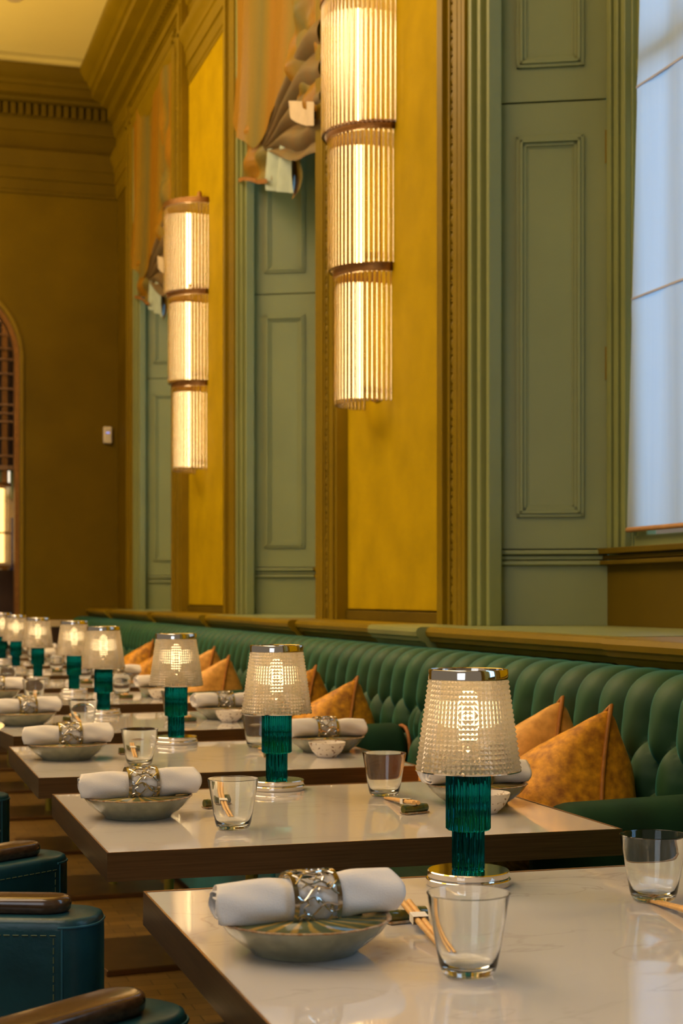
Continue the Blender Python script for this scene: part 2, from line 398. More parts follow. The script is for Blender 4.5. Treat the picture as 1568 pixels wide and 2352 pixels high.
struct(c.build('trim_%d' % n, M['trim'], smooth=30)); n += 1
c = MB(); c.extrude([(0, YB-o*S, Z(z)) for o, z in CP], (-4.5, 0, 0), (WX, 0, 0))
x = -1.2
while x < WX-.12:
    c.box(x, x+.038, YB-.145*S, YB-.08*S, Z(5.445), Z(5.575)); x += .061
struct(c.build('trim_%d' % n, M['olive_dark'], smooth=30)); n += 1

# end wall with an arched opening
AX, AZ, AR = .566, 3.10, .655
w = MB()
w.box(AX+AR, WX+.6, YB, YB+.2, 0, ZC); w.box(-4.5, AX-AR, YB, YB+.2, 0, ZC)
seg = 40
for i in range(seg):
    a0, a1 = PI*i/seg, PI*(i+1)/seg
    x0, x1 = AX+AR*math.cos(a0), AX+AR*math.cos(a1); z0, z1 = AZ+AR*math.sin(a0), AZ+AR*math.sin(a1)
    for yy in (YB, YB+.2):
        w.quad((x0, yy, z0), (x1, yy, z1), (x1, yy, ZC), (x0, yy, ZC))
    w.quad((x0, YB, z0), (x1, YB, z1), (x1, YB+.2, z1), (x0, YB+.2, z0))
struct(w.build('wall_back', M['olive'], normals='weld'))
f = MB(); path = [(AX+AR, 0.0)] + [(AX+AR*math.cos(PI*i/40), AZ+AR*math.sin(PI*i/40)) for i in range(41)] + [(AX-AR, 0.0)]
def arch_band(mb, r0, r1, y0, y1):
    def P(r, yy):
        return [(AX+r, yy, .0)] + [(AX+r*math.cos(PI*i/40), yy, AZ+r*math.sin(PI*i/40)) for i in range(41)] + [(AX-r, yy, .0)]
    ring = [P(r0, y0), P(r1, y0), P(r1, y1), P(r0, y1)]
    for k in range(4):
        A, B = ring[k], ring[(k+1) % 4]
        for i in range(len(A)-1): mb.quad(A[i], A[i+1], B[i+1], B[i])
arch_band(f, AR-.022, AR+.006, YB-.02, YB+.05); struct(f.build('trim_%d' % n, M['trim'], normals='weld', smooth=40)); n += 1
f = MB(); arch_band(f, AR-.058, AR-.022, YB+.055, YB+.19); struct(f.build('trim_%d' % n, M['bronze_ring'], normals='weld', smooth=40)); n += 1
# dado of the end wall
d = MB(); d.box(AX+AR+.04, WX, YB-.05, YB-.001, .90, .955); struct(d.build('trim_%d' % n, M['cream'], bevel=.006)); n += 1
d = MB(); d.box(AX+AR+.04, WX, YB-.03, YB-.001, 0, .90); struct(d.build('baseboard_back', M['dark'], bevel=.004))
# little bar room behind the arch
b = MB(); b.box(-1.2, 2.6, YB+1.9, YB+2.0, 0, 4.2); struct(b.build('wall_bar', M['dark']))
b = MB(); b.box(-1.2, 2.6, YB+.2, YB+2.0, 4.2, 4.3); struct(b.build('trim_%d' % n, M['dark'])); n += 1

# ------------------------------------------------------------------ windows
def casing(far_o, near_o, k):
    """bolection casing round the opening with a bead-and-reel"""
    global n
    m = MB(); bd = MB(); gr = MB()
    zt_o, zt_i = Z(5.36), Z(5.08)
    F = WX
    # (t0,t1,proud) bands from the outer edge inward, units of S
    bands = [(0, .035, .085), (.035, .11, .10), (.11, .17, .075), (.17, .185, .09), (.185, .235, .07), (.235, .255, .09), (.255, .31, .10), (.31, .318, .09), (.318, .365, .10), (.365, .372, .09), (.372, .41, .10)]
    green = [(.41, .455, .085), (.455, .47, .05), (.47, .51, .062), (.51, .525, .03), (.525, .56, .038)]
    for t0, t1, p in bands + green:
        mb = gr if t0 >= .41 else m
        x0 = F-p*S; x1 = F+.02 if p > 0 else F+.05
        mb.box(x0, x1, Y(far_o-t1), Y(far_o-t0), RAIL, zt_o-t0*S)
        mb.box(x0, x1, Y(near_o+t0), Y(near_o+t1), RAIL, zt_o-t0*S)
        if t0 < .41: mb.box(x0, x1, Y(near_o+t1), Y(far_o-t1), zt_o-t1*S*.68, zt_o-t0*S*.68)
    r = .024*S; z = RAIL+.04
    while z < zt_o-.12:
        for yy in (Y(far_o-.21), Y(near_o+.21)):
            bd.lathe([(.0, 0), (r*.8, .006), (r, .02), (r*.8, .034), (0, .040)], 6, (F-.068*S, yy, z))
            for q in (.044, .052): bd.lathe([(r*.95, 0), (r*.95, .005)], 6, (F-.068*S, yy, z+q))
        z += .061
    o = tag(m.build('window_casing', M['trim'], win[k], bevel=.0025), None)
    bd.build('bead_moulding', M['trim'], win[k], smooth=40)
    gr.build('architrave', M['sage'], win[k], bevel=.004)

def raised(mb, P0, e1, nrm, a0, a1, z0, z1, rail=.018):
    """moulded frame on a plane: P0 + e1*a, normal nrm, between a0..a1 and heights z0..z1"""
    e1 = Vector(e1); nrm = Vector(nrm); P0 = Vector(P0)
    steps = [(0, .012, .010), (.012, .022, .016), (.022, .034, .007), (.034, .040, .002)]
    for t0, t1, h in steps:
        for (p, q, u, v) in ((a0+t0, a0+t1, z0+t0, z1-t0), (a1-t1, a1-t0, z0+t0, z1-t0)):
            mb.obox(P0+e1*p+Vector((0, 0, u)), e1*(q-p), Vector((0, 0, v-u)), nrm*h)
        for (u, v) in ((z0+t0, z0+t1), (z1-t1, z1-t0)):
            mb.obox(P0+e1*(a0+t0)+Vector((0, 0, u)), e1*(a1-a0-2*t0), Vector((0, 0, v-u)), nrm*h)

win = []
for k in range(4):
    fo, no = FARO[k], NEARO[k]
    o = bpy.data.objects.new('window_%d' % (k+1), None); C.objects.link(o); o['kind'] = 'structure'; win.append(o)
    casing(fo, no, k)
    for side in (1, -1):                # 1: far reveal (faces the camera), -1: near reveal
        edge = fo if side == 1 else no
        A = Vector((X(2.80), Y(edge-side*.47), 0)); B = Vector((X(3.28), Y(edge-side*.70), 0))
        e1 = (B-A); L = e1.length; e1.normalize()
        nrm = Vector((e1.y*side, -e1.x*side, 0))
        back = MB()   # reveal lining and plain base block
        back.obox(A - nrm*.03 + Vector((0, 0, RAIL)), e1*L, -nrm*.02, Vector((0, 0, Z(5.08)-RAIL)))
        back.obox(A - nrm*.03 + Vector((0, 0, RAIL)), e1*L, nrm*.022, Vector((0, 0, Z(.145)-RAIL)))
        for q, (z0, z1, h) in enumerate(((.145, .165, .038), (.17, .19, .030), (.195, .215, .042))):
            back.obox(A - nrm*.03 + Vector((0, 0, Z(z0))), e1*L, nrm*h, Vector((0, 0, (z1-z0)*S)))
        back.build('reveal_lining', M['sage'], o, bevel=.003)
        sh = MB()
        sh.obox(A + e1*.006 - nrm*.03 + Vector((0, 0, Z(.222))), e1*(L-.012), nrm*.03, Vector((0, 0, (2.295-.222)*S)))
        sh.obox(A + e1*.006 - nrm*.03 + Vector((0, 0, Z(2.303))), e1*(L-.012), nrm*.03, Vector((0, 0, (5.0-2.303)*S)))
        f0, f1 = L*.205, L*.79
        raised(sh, A, e1, nrm, f0, f1, Z(.369), Z(2.139)); raised(sh, A, e1, nrm, f0, f1, Z(2.458), Z(4.3))
        sh.build('shutter', M['sage'], o, bevel=.002)
        hg = MB()
        for z in (1.0, 2.0, 3.2): hg.obox(B - e1*.012 + nrm*.003 + Vector((0, 0, Z(z))), e1*.01, nrm*.006, Vector((0, 0, .11)))
        hg.build('hinge', M['trim'], o)
        fr = MB()     # grooved frame strips against the sash
        for q in range(3):
            t = .71+q*.055
            fr.box(X(3.28)-.012+q*.006, DEEP, *sorted((Y(edge-side*t), Y(edge-side*(t+.042)))), Z(.20), Z(5.08))
            fr.box(X(3.28)+.01+q*.006, DEEP, *sorted((Y(edge-side*(t+.04)), Y(edge-side*(t+.056)))), Z(.20), Z(5.08))
        fr.build('frame_strip', M['sage'], o, bevel=.003)
    a, b = Y(no+.68), Y(fo-.68)
    ap = MB(); ap.box(X(3.28), DEEP+.1, a, b, RAIL, Z(.16))
    for z0, z1, h in ((.145, .165, .030), (.17, .19, .018), (.195, .222, .036)): ap.box(X(3.28)-h, DEEP, a, b, Z(z0), Z(z1))
    ap.build('apron', M['olive_dark'], o, bevel=.003)
    sa = MB(); y0, y1 = Y(no+.86), Y(fo-.86)
    sa.box(X(3.32), DEEP+.03, y0, y1, Z(.222), Z(.275))
    sa.box(X(3.33), DEEP+.03, y0, y1, Z(5.0), Z(5.08)); sa.box(X(3.33), DEEP+.03, y0, y1, Z(2.35), Z(2.43))
    for t in (0, .333, .667, 1):
        yy = y0+(y1-y0)*t; wd = .075 if t in (0, 1) else .014; sa.box(X(3.335), DEEP+.025, max(y0, yy-wd), min(y1, yy+wd), Z(.275), Z(5.0))
    sa.build('sash', M['sage'], o, bevel=.003)
    hd = MB(); hd.box(WX+.02, DEEP+.05, a-.2, b+.2, Z(5.08), Z(5.14)); hd.build('reveal_head', M['sage'], o)
    gl = MB(); gl.quad((DEEP+.02, y0, Z(.27)), (DEEP+.02, y1, Z(.27)), (DEEP+.02, y1, Z(5.0)), (DEEP+.02, y0, Z(5.0)))
    m_ = bpy.data.materials.get('window pane')
    if not m_:
        m_ = bpy.data.materials.new('window pane'); m_.use_nodes = True; nt = m_.node_tree; nt.nodes.clear()
        t_ = nt.nodes.new('ShaderNodeBsdfTransparent'); g_ = nt.nodes.new('ShaderNodeBsdfGlossy'); g_.inputs['Roughness'].default_value = .02
        x_ = nt.nodes.new('ShaderNodeMixShader'); x_.inputs[0].default_value = .06; oo = nt.nodes.new('ShaderNodeOutputMaterial')
        nt.links.new(t_.outputs[0], x_.inputs[1]); nt.links.new(g_.outputs[0], x_.inputs[2]); nt.links.new(x_.outputs[0], oo.inputs[0])
    gl.build('pane', m_, o, normals=False)
    if k == 3: continue
    # sheer blind, its side edge hanging slightly out of plumb
    bl = thing('roller_blind', ('sheer white blind glowing with daylight at the right edge, nearest window', 'sheer white blind in the second window from the right, behind its green shutter', 'sheer white blind in the farthest window, behind its green shutter')[k], 'blind', (X(3.30), (y0+y1)/2, Z(.30)), 0, 'sheer window blinds')
    w0 = (y1-y0)/2; H = (4.95-.30)*S
    c_ = MB()
    def cloth(u, v, w0=w0, H=H):
        yy = -w0+.03 + u*(2*w0-.045 - .085*v*2.0)
        sag = sum(.0025*math.exp(-((v*H-q)/.03)**2) for q in (.72, 1.42, 2.2, 2.9))
        return (-.010 - sag + .004*math.sin(u*23+v*3), yy, v*H)
    c_.grid(cloth, 40, 120); c_.build('fabric', M['blind'], bl, smooth=180, normals=False)
    for zq in (.742, 1.414, 2.2, 2.9):
        sm_ = MB(); vq = zq/H; sm_.box(-.019, -.0105, -w0+.031, -w0+.03+(2*w0-.045-.170*vq)-.001, zq-.003, zq+.003); sm_.build('stitched_seam', M['seam_cloth'], bl)
    h_ = MB(); h_.tube([(-.012, -w0+.03, 0), (-.012, w0-.015, 0)], .008, 8); h_.build('hem_bar', M['cord'], bl, smooth=60)

# ------------------------------------------------------------------ swagged silk curtains
def curtain(yoff, label):
    q = .9537
    t = thing('swag_curtain', label, 'curtain', (1.955, yoff, 0), 0, 'gathered silk curtains over the windows')
    def V(y, z): return Vector((0, min(8.448, y*q)-7.6, EYE+(z-EYE)*q))
    TOP = EYE+(5.06*S)/q
    def poly(pts, s):
        Ls = [0]
        for a, b in zip(pts, pts[1:]): Ls.append(Ls[-1]+(b-a).length)
        d = s*Ls[-1]
        for i in range(len(pts)-1):
            if d <= Ls[i+1]+1e-9: 
                r = (d-Ls[i])/max(1e-9, Ls[i+1]-Ls[i]); return pts[i].lerp(pts[i+1], r)
        return pts[-1]
    def smoothp(pts, it=2):
        for _ in range(it):
            out = [pts[0]]
            for a, b in zip(pts, pts[1:]): out += [a.lerp(b, .25), a.lerp(b, .75)]
            pts = out+[pts[-1]]
        return pts
    def sheet(name, top, bot, dep, mat, nu=60, nv=60, across=(0, 1), sm=True):
        tp = smoothp([V(*p) for p in top]) if sm else [V(*p) for p in top]
        bp = smoothp([V(*p) for p in bot]) if sm else [V(*p) for p in bot]
        m = MB(); av = []
        def fn(u, v):
            p = poly(tp, u).lerp(poly(bp, u), v)
            av.append(across[0]+(across[1]-across[0])*u)
            return p + Vector((-dep(u, v), 0, 0))
        m.grid(fn, nu, nv); o = m.build(name, mat, t, smooth=180, normals=False)
        at = o.data.attributes.new('across', 'FLOAT', 'POINT')
        for i, a in enumerate(av): at.data[i].value = a
        return o
    # flat striped drop
    sheet('main_drop', [(8.86, TOP), (8.3, TOP), (7.5, TOP), (7.05, TOP)], [(8.90, 3.88), (8.76, 3.80), (8.42, 3.60), (8.24, 3.585), (7.86, 3.68), (7.5, 3.77), (7.26, 3.81), (7.05, 3.82)],
          lambda u, v: .012*math.sin(u*11+1.0)*(1-.4*v) + .025*math.exp(-((u-.14)/.03)**2) + .030*v**4 + .004*math.sin(u*29+v*5), M['silk'], 90, 50, (0, 1.0))
    # gathered swag under it: folds run from the lower left up to the right
    def folds(u, v):
        ph = v*13 + 1.4*math.sin(u*3.0) + .5*math.sin(u*9+v*6)
        return -.01 + .055*(abs(math.sin(ph))**.75)*(.25+.75*min(1, u*2.2))*(1-.35*v)
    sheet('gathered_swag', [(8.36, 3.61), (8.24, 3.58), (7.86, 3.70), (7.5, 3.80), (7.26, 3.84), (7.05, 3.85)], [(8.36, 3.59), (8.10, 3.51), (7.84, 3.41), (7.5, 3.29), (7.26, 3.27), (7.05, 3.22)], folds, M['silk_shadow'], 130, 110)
    # bunched left tail
    sheet('left_tail', [(8.92, 4.05), (8.76, 3.97), (8.40, 3.80), (8.08, 3.66)], [(8.83, 3.545), (8.60, 3.50), (8.40, 3.43), (8.13, 3.365)],
          lambda u, v: -.012 + math.sin(PI*u)**.6*(.032*math.sin(u*15+v*4+1)*math.sin(PI*(.2+.7*v)) + .016*math.sin(v*15+u*7)), M['silk'], 60, 50, (.25, .9))
    sheet('copper_hem', [(8.83, 3.55), (8.60, 3.505), (8.40, 3.435), (8.13, 3.37)], [(8.82, 3.525), (8.59, 3.48), (8.40, 3.41), (8.13, 3.345)], lambda u, v: .008+.01*math.sin(u*9), M['hem'], 30, 4)
    # hanging tail of pale lining with a striped edge
    sheet('lining_tail', [(8.20, 3.54), (7.95, 3.50), (7.66, 3.42)], [(8.19, 3.325), (7.92, 3.25), (7.64, 3.175)], lambda u, v: -.02+.028*math.sin(u*13+v*2), M['lining'], 40, 30)
    sheet('lining_edge', [(7.72, 3.44), (7.66, 3.42), (7.60, 3.40)], [(7.74, 3.17), (7.64, 3.175), (7.58, 3.19)], lambda u, v: -.024+.008*math.sin(v*7), M['silk'], 12, 30, (.05, .3))
    # bunch of folds on the right with a turned back lining
    sheet('right_bunch', [(7.62, TOP), (7.3, TOP), (7.05, TOP)], [(7.54, 3.60), (7.3, 3.50), (7.05, 3.40)],
          lambda u, v: (1-u**5)*(.018+.028*math.sin(u*7+v*9)*(v**.5) + .026*math.sin(v*24-u*5)*v + .010*math.sin(v*51+u*14)*v), M['silk'], 50, 120, (.55, 1.15))
    sheet('turned_lining', [(7.53, 3.60), (7.3, 3.53), (7.05, 3.45)], [(7.50, 3.52), (7.30, 3.41), (7.05, 3.34)], lambda u, v: .052+.012*math.sin(u*9), M['lining_warm'], 24, 14)
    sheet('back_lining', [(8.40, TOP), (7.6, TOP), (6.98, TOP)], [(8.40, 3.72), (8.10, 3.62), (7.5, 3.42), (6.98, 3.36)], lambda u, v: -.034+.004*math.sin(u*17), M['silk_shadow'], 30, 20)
    return t
def curtain_place(k, label):
    return curtain(7.6+(k-1)*BAY*S, label)
curtain_place(1, 'striped silk swag curtain over the second window, left of the large lit wall lamp')
curtain_place(2, 'striped silk swag curtain over the farthest window, left of the smaller looking wall lamp')

# ------------------------------------------------------------------ rod wall lamps
def wall_lamp(yc, label):
    t = thing('wall_lamp', label, 'wall lamp', (WX-.013, Y(yc), 0), 0, 'three tier glass rod wall lamps')
    tiers = ((.324, 2.585, 3.325, 37), (.287, 1.830, 2.560, 33), (.250, 1.075, 1.790, 29))
    back = MB(); back.box(-.012, 0, -.04, .04, Z(1.10), Z(3.42)); back.build('back_plate', M['bronze_ring'], t, bevel=.004)
    for q, (r, z0, z1, nr) in enumerate(tiers):
        r *= S; ro = .0078
        ring = MB(); zt = Z(z1)
        prof = []
        K = 36
        outer = [(-(r+.004)*math.sin(PI*i/K), -(r+.004)*math.cos(PI*i/K)) for i in range(K+1)]
        inner = [(-(r-.022)*math.sin(PI*i/K), -(r-.022)*math.cos(PI*i/K)) for i in range(K+1)]
        for i in range(K):
            (ax, ay), (bx, by) = outer[i], outer[i+1]; (cx, cy), (dx, dy) = inner[i], inner[i+1]
            h = .032
            for z_ in (zt, zt+h): ring.quad((ax, ay, z_), (bx, by, z_), (dx, dy, z_), (cx, cy, z_))
            ring.quad((ax, ay, zt), (bx, by, zt), (bx, by, zt+h), (ax, ay, zt+h)); ring.quad((cx, cy, zt), (dx, dy, zt), (dx, dy, zt+h), (cx, cy, zt+h))
        ring.box(-.006, 0, -r-.004, -r+.022, zt, zt+.032); ring.box(-.006, 0, r-.022, r+.004, zt, zt+.032)
        rg = ring.build('bronze_ring', M['bronze_ring'], t, normals='weld', smooth=35)
        rod = MB(); rod.tube([(0, 0, Z(z0)-.0), (0, 0, zt-.002)], ro, 12)
        first = None
        for i in range(nr):
            a = PI*(i+.5)/nr
            x_, y_ = -(r-.009)*math.sin(a), -(r-.009)*math.cos(a)
            if first is None:
                first = rod.build('glass_rod', M['rod'], rg, smooth=60); ob = first
            else:
                ob = first.copy(); C.objects.link(ob); ob.parent = rg
            ob.location = (x_, y_, 0)
        tb = MB(); tb.tube([(-.085, 0, Z(z0)+.03), (-.085, 0, zt-.02)], .016, 14); tb.build('light_tube', M['tube'], t, smooth=60)
        br = MB(); br.box(-.075, -.002, -.012, .012, Z(z0)+.05, Z(z0)+.075); br.build('bracket', M['bronze_ring'], t)
    kb = MB(); kb.lathe([(.0, 0), (.016, 0), (.016, .05), (.010, .065), (0, .068)], 16, (-.03, -.10, Z(3.325)+.03)); kb.build('top_knob', M['bronze_ring'], t, smooth=40)
    return t
wall_lamp(8.445, 'large lit three tier glass rod wall lamp at top centre, nearest of the two')
wall_lamp(13.36, 'farther lit three tier glass rod wall lamp, left of centre, with its top visible')

# ------------------------------------------------------------------ banquette
XS = 1.625
def banquette_mesh():
    p = .1265; NP = 15; Ln = 1.85
    prof = [(1.80, .86), (1.80, .93), (1.785, .965), (1.75, .988), (1.71, .992), (1.675, .988), (1.650, .970), (1.637, .930), (1.627, .86), (1.618, .80), (1.608, .72), (1.598, .64), (1.588, .56), (1.580, .46)]
    pts = [Vector((a, 0, b-.044)) for a, b in prof]
    for _ in range(2):
        o = [pts[0]]
        for a, b in zip(pts, pts[1:]): o += [a.lerp(b, .25), a.lerp(b, .75)]
        pts = o+[pts[-1]]
    Ls = [0]
    for a, b in zip(pts, pts[1:]): Ls.append(Ls[-1]+(b-a).length)
    T = Ls[-1]
    def at(s):
        for i in range(len(pts)-1):
            if s <= Ls[i+1]+1e-9:
                r = (s-Ls[i])/max(1e-9, Ls[i+1]-Ls[i]); a = pts[i].lerp(pts[i+1], r); tg = (pts[min(i+2, len(pts)-1)]-pts[max(0, i-1)]).normalized(); return a, tg
        return pts[-1], (pts[-1]-pts[-2]).normalized()
    rows = [.315, .420, .525]     # arc lengths of the button rows
    def height(y, s):
        def near(off): 
            d = abs((y/p - off + .5) % 1 - .5); return d
        if s < rows[0]: d = near(0); 
        elif s >= rows[-1]: d = near(.5 if (len(rows)-1) % 2 else 0)
        else:
            i = max(j for j in range(len(rows)) if rows[j] <= s); r = (s-rows[i])/(rows[i+1]-rows[i]); off = .0 if i % 2 == 0 else .5
            d = min(near(off+.5*r), near(off-.5*r))
        d = min(.5, d)*2
        h = .040*(1-(1-min(1, d*1.0))**3.6)
        if s < .12: h *= max(0.0, s/.12)**.7
        bt = 0
        for j, rw in enumerate(rows):
            dy = near(.5 if j % 2 else 0)*p; bt = max(bt, math.exp(-(dy*dy+(s-rw)**2*.6)/.00075))
        return h - .036*bt
    nu, nv = NP*14, 84
    m = MB()
    def fn(u, v):
        s = v*T; y = u*Ln; a, tg = at(s)
        nrm = Vector((tg.z, 0, -tg.x))
        if nrm.x > 0 and s > .3: nrm = -nrm
        e = min(y, Ln-y); rnd = 0 if e > .05 else (1-e/.05)**2
        q = a + nrm*(height(y*NP*p/Ln, s) - .035*rnd)
        return (q.x, y, q.z)
    # make sure normals point to the room
    a, tg = at(T*.6)
    m.grid(fn, nu, nv)
    return m
bq_mesh = banquette_mesh()
def banquette_proto():
    t = thing('banquette', '', 'banquette', (0, 0, 0), 0, 'tufted green banquette sections along the window wall')
    bq_mesh.build('tufted_back', M['velvet'], t, smooth=180, normals=False)
    L = 1.85
    b = MB(); b.box(1.66, 1.79, .012, L-.012, .06, .86); b.build('back_frame', M['velvet_dark'], t, bevel=.01)
    s = MB(); s.box(1.10, 1.60, .006, L-.006, .40, .555); s.build('seat', M['velvet_dark'], t, bevel=.05, bseg=5, smooth=60)
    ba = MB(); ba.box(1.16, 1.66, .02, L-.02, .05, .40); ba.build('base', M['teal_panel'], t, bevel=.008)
    pl = MB(); pl.box(1.20, 1.66, .04, L-.04, 0, .05); pl.build('plinth', M['dark'], t)
    # rolled divider arm at the near end
    a = MB()
    def arm(u, v):
        an = 2*PI*u; xx = 1.22 + .38*v
        cy, cz = math.cos(an), math.sin(an)
        wy, wz = .085, .115
        e = min(v/.22, (1-v)/.10); e = 1 if e >= 1 else math.sqrt(max(0, 1-(1-e)**2))
        top = .644+.0*v
        return (xx, .075+wy*(abs(cy)**.7)*(1 if cy > 0 else -1)*e, top + (wz*(abs(cz)**.8)*(1 if cz > 0 else -1))*e - .01*(1-v))
    a.grid(arm, 40, 40, wrapu=True); a.build('divider_arm', M['velvet_dark'], t, smooth=180, normals=True)
    pp = MB(); pts = []
    for i in range(15):
        an = PI*(-.15+1.3*i/14); cy, cz = math.cos(an), math.sin(an)
        pts.append((1.592, .075+.075*(abs(cy)**.7)*(1 if cy > 0 else -1), .644+.105*(abs(cz)**.8)*(1 if cz > 0 else -1)))
    pp.tube(pts, .006, 8); pp.build('orange_piping', M['piping_o'], t, smooth=60)
    return t
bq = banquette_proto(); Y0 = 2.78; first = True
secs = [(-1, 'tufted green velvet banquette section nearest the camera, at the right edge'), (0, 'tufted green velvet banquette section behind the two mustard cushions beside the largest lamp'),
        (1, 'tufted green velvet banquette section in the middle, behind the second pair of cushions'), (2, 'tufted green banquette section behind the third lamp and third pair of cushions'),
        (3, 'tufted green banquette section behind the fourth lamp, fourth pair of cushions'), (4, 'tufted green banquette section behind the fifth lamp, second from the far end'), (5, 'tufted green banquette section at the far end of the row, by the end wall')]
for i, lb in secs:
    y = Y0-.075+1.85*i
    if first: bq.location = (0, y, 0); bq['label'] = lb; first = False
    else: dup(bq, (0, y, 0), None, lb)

# ------------------------------------------------------------------ cushions
def droop(a, b, size): return .40*size*((a+1)/2)**1.1*max(0, (b+1)/2)
def pillow(size, thick):
    m = MB(); N = 28
    def shape(sgn):
        def fn(u, v):
            a, b = u*2-1, v*2-1
            ea, eb = 1-abs(a)**2.6, 1-abs(b)**2.6
            h = (max(0, ea*eb)**.40)*(1-.55*(abs(a)*abs(b))**2)
            pull = 1-.12*(1-abs(a)**2)*(abs(b)**3) ; pull2 = 1-.12*(1-abs(b)**2)*(abs(a)**3)
            x_, y_ = a*size/2*pull2, b*size/2*pull
            y_ -= droop(a, b, size)
            wr = .006*math.sin(a*7+b*4)*h + .004*math.sin(b*11-a*3)*h
            return (x_, y_, sgn*(thick/2*h+wr*.6))
        return fn
    m.grid(shape(1), N, N); m.grid(shape(-1), N, N)
    return m
def pillow_edge(size):
    pts = []
    N = 20
    for k in range(4):
        for i in range(N):
            a = -1+2*i/N
            s_ = size/2*(1-.12*(1-abs(a)**2))
            P = [(a*size/2, -s_), (s_, a*size/2), (-a*size/2, s_), (-s_, -a*size/2)][k]
            pts.append((P[0], P[1]-droop(P[0]*2/size, P[1]*2/size, size), 0))
    pts.append(pts[0]); return pts
cm = {}
def cushion(apex, a_deg, e1, lean, mat, label, size=.37, thick=.29):
    e1 = Vector((e1[0], e1[1], 0)).normalized(); nrm = Vector((-e1.y, e1.x, 0))
    up = Vector((0, 0, 1))*math.cos(R(lean)) - nrm*math.sin(R(lean)); n2 = e1.cross(up).normalized()
    Mx = Matrix((e1, up, n2)).transposed() @ Matrix.Rotation(R(-a_deg), 3, 'Z')
    cen = Vector(apex) - Mx @ Vector((-size/2, size/2, 0))
    t = thing('cushion', label, 'cushion', cen, 0, 'velvet cushions along the banquette')
    t.rotation_mode = 'QUATERNION'; t.rotation_quaternion = Mx.to_quaternion()
    key = (mat, size)
    if key not in cm:
        a = pillow(size, thick).build('cushion_cover', M[mat], t, smooth=180, normals='weld')
        b_ = MB(); b_.tube(pillow_edge(size), .0055, 6, cap=False); b = b_.build('piping', M['mustard_seam'], t, smooth=180)
        cm[key] = (a, b)
    else:
        for o in cm[key]:
            c_ = o.copy(); C.objects.link(c_); c_.parent = t
    return t
def cush_pairs():
    spec = [((1.50, 3.01, .920), 16, 'mustard', 'mustard velvet cushion at the right edge of the banquette, front of the nearest pair'),
            ((1.55, 3.36, .915), 20, 'peach', 'paler mustard cushion peeking from behind the large one, right of the nearest lamp'),
            ((1.50, 4.80, .893), 16, 'mustard', 'mustard cushion between the two largest lamps, front one of its pair'),
            ((1.55, 5.46, .900), 14, 'mustard', 'small looking mustard cushion behind another, right of the second lamp from the right'),
            ((1.50, 6.66, .893), 16, 'peach', 'peach velvet cushion right of the third lamp from the right, front one of its pair'),
            ((1.55, 7.19, .915), 14, 'peach', 'pale peach cushion just right of the third lamp, behind the front one'),
            ((1.50, 8.20, .872), 16, 'mustard', 'dark yellow cushion between the third and fourth lamps, front one of its pair'),
            ((1.55, 8.83, .905), 14, 'mustard', 'mustard cushion right of the fourth lamp, rear one of its pair'),
            ((1.50, 10.5, .90), 8, 'peach', 'pale peach cushion between the fourth and fifth lamps'),
            ((1.46, 3.62, .800), 14, 'mustard', 'low mustard cushion just showing at the lower right side of the nearest lamp shade')]
    for i, (ap, a, mt, lb) in enumerate(spec):
        cushion(ap, a, (-.15, .99) if i % 2 == 0 else (-.05, 1), 14, mt, lb)
cush_pairs()

# ------------------------------------------------------------------ tables
TX0, TX1, TH_ = .358, 1.242, .75
TW, TD = TX1-TX0, .762
tabs = [(.80, 1.736, 0), (.80, 2.831, 0), (.803, 3.884, 0), (.80, 4.99, R(6)), (.80, 6.205, 0), (.79, 7.28, 0), (.79, 8.42, 0), (.79, 9.56, 0), (.79, 10.75, 0), (.79, 11.9, 0)]
ORD = ['nearest', 'second', 'third', 'fourth', 'fifth', 'sixth', 'seventh', 'eighth', 'ninth', 'tenth']
def ordn(i): return 'the nearest table' if i == 0 else 'the %s table' % ORD[i]
def table_proto():
    t = thing('dining_table', '', 'table', (0, 0, 0), 0, 'marble dining tables in a row')
    a = MB(); a.box(-TW/2+.003, TW/2-.003, -TD/2+.003, TD/2-.003, TH_-.020, TH_); a.build('marble_top', M['marble'], t, bevel=.0012)
    b = MB()
    for (x0, x1, y0, y1) in ((-TW/2, TW/2, -TD/2, -TD/2+.0029), (-TW/2, TW/2, TD/2-.0029, TD/2), (-TW/2, -TW/2+.0029, -TD/2+.0029, TD/2-.0029), (TW/2-.0029, TW/2, -TD/2+.0029, TD/2-.0029)):
        b.box(x0, x1, y0, y1, TH_-.0445, TH_+.0004)
    b.box(-TW/2+.003, TW/2-.003, -TD/2+.003, TD/2-.003, TH_-.0445, TH_-.0205); b.build('edge_band', M['bronze'], t)
    l = MB()
    for (x0, x1, y0, y1) in ((-TW/2, TW/2, -TD/2, -TD/2+.003), (-TW/2, TW/2, TD/2-.003, TD/2), (-TW/2, -TW/2+.003, -TD/2, TD/2), (TW/2-.003, TW/2, -TD/2, TD/2)):
        l.box(x0, x1, y0, y1, TH_+.0004, TH_+.0012)
    l.build('metal_lip', M['bronze_lip'], t)
    c_ = MB(); c_.tube([(.13, 0, .02), (.13, 0, TH_-.0445)], .016, 18); c_.build('pedestal_column', M['brass'], t, smooth=40)
    f_ = MB(); f_.box(-.13, .32, -.22, .22, 0, .02); f_.build('base_plate', M['bronze'], t, bevel=.004)
    return t
tb = table_proto(); tables = []
for i, (x_, y_, rz) in enumerate(tabs):
    lb = 'white marble dining table with bronze edge, ' + ('nearest, cut by the bottom edge' if i == 0 else '%s from the front' % ORD[i])
    if i == 0: tb.location = (x_, y_-.06, 0); tb.scale = (1, 1.16, 1); tb['label'] = lb; tables.append(tb)
    else: tables.append(dup(tb, (x_, y_, 0), rz, lb))
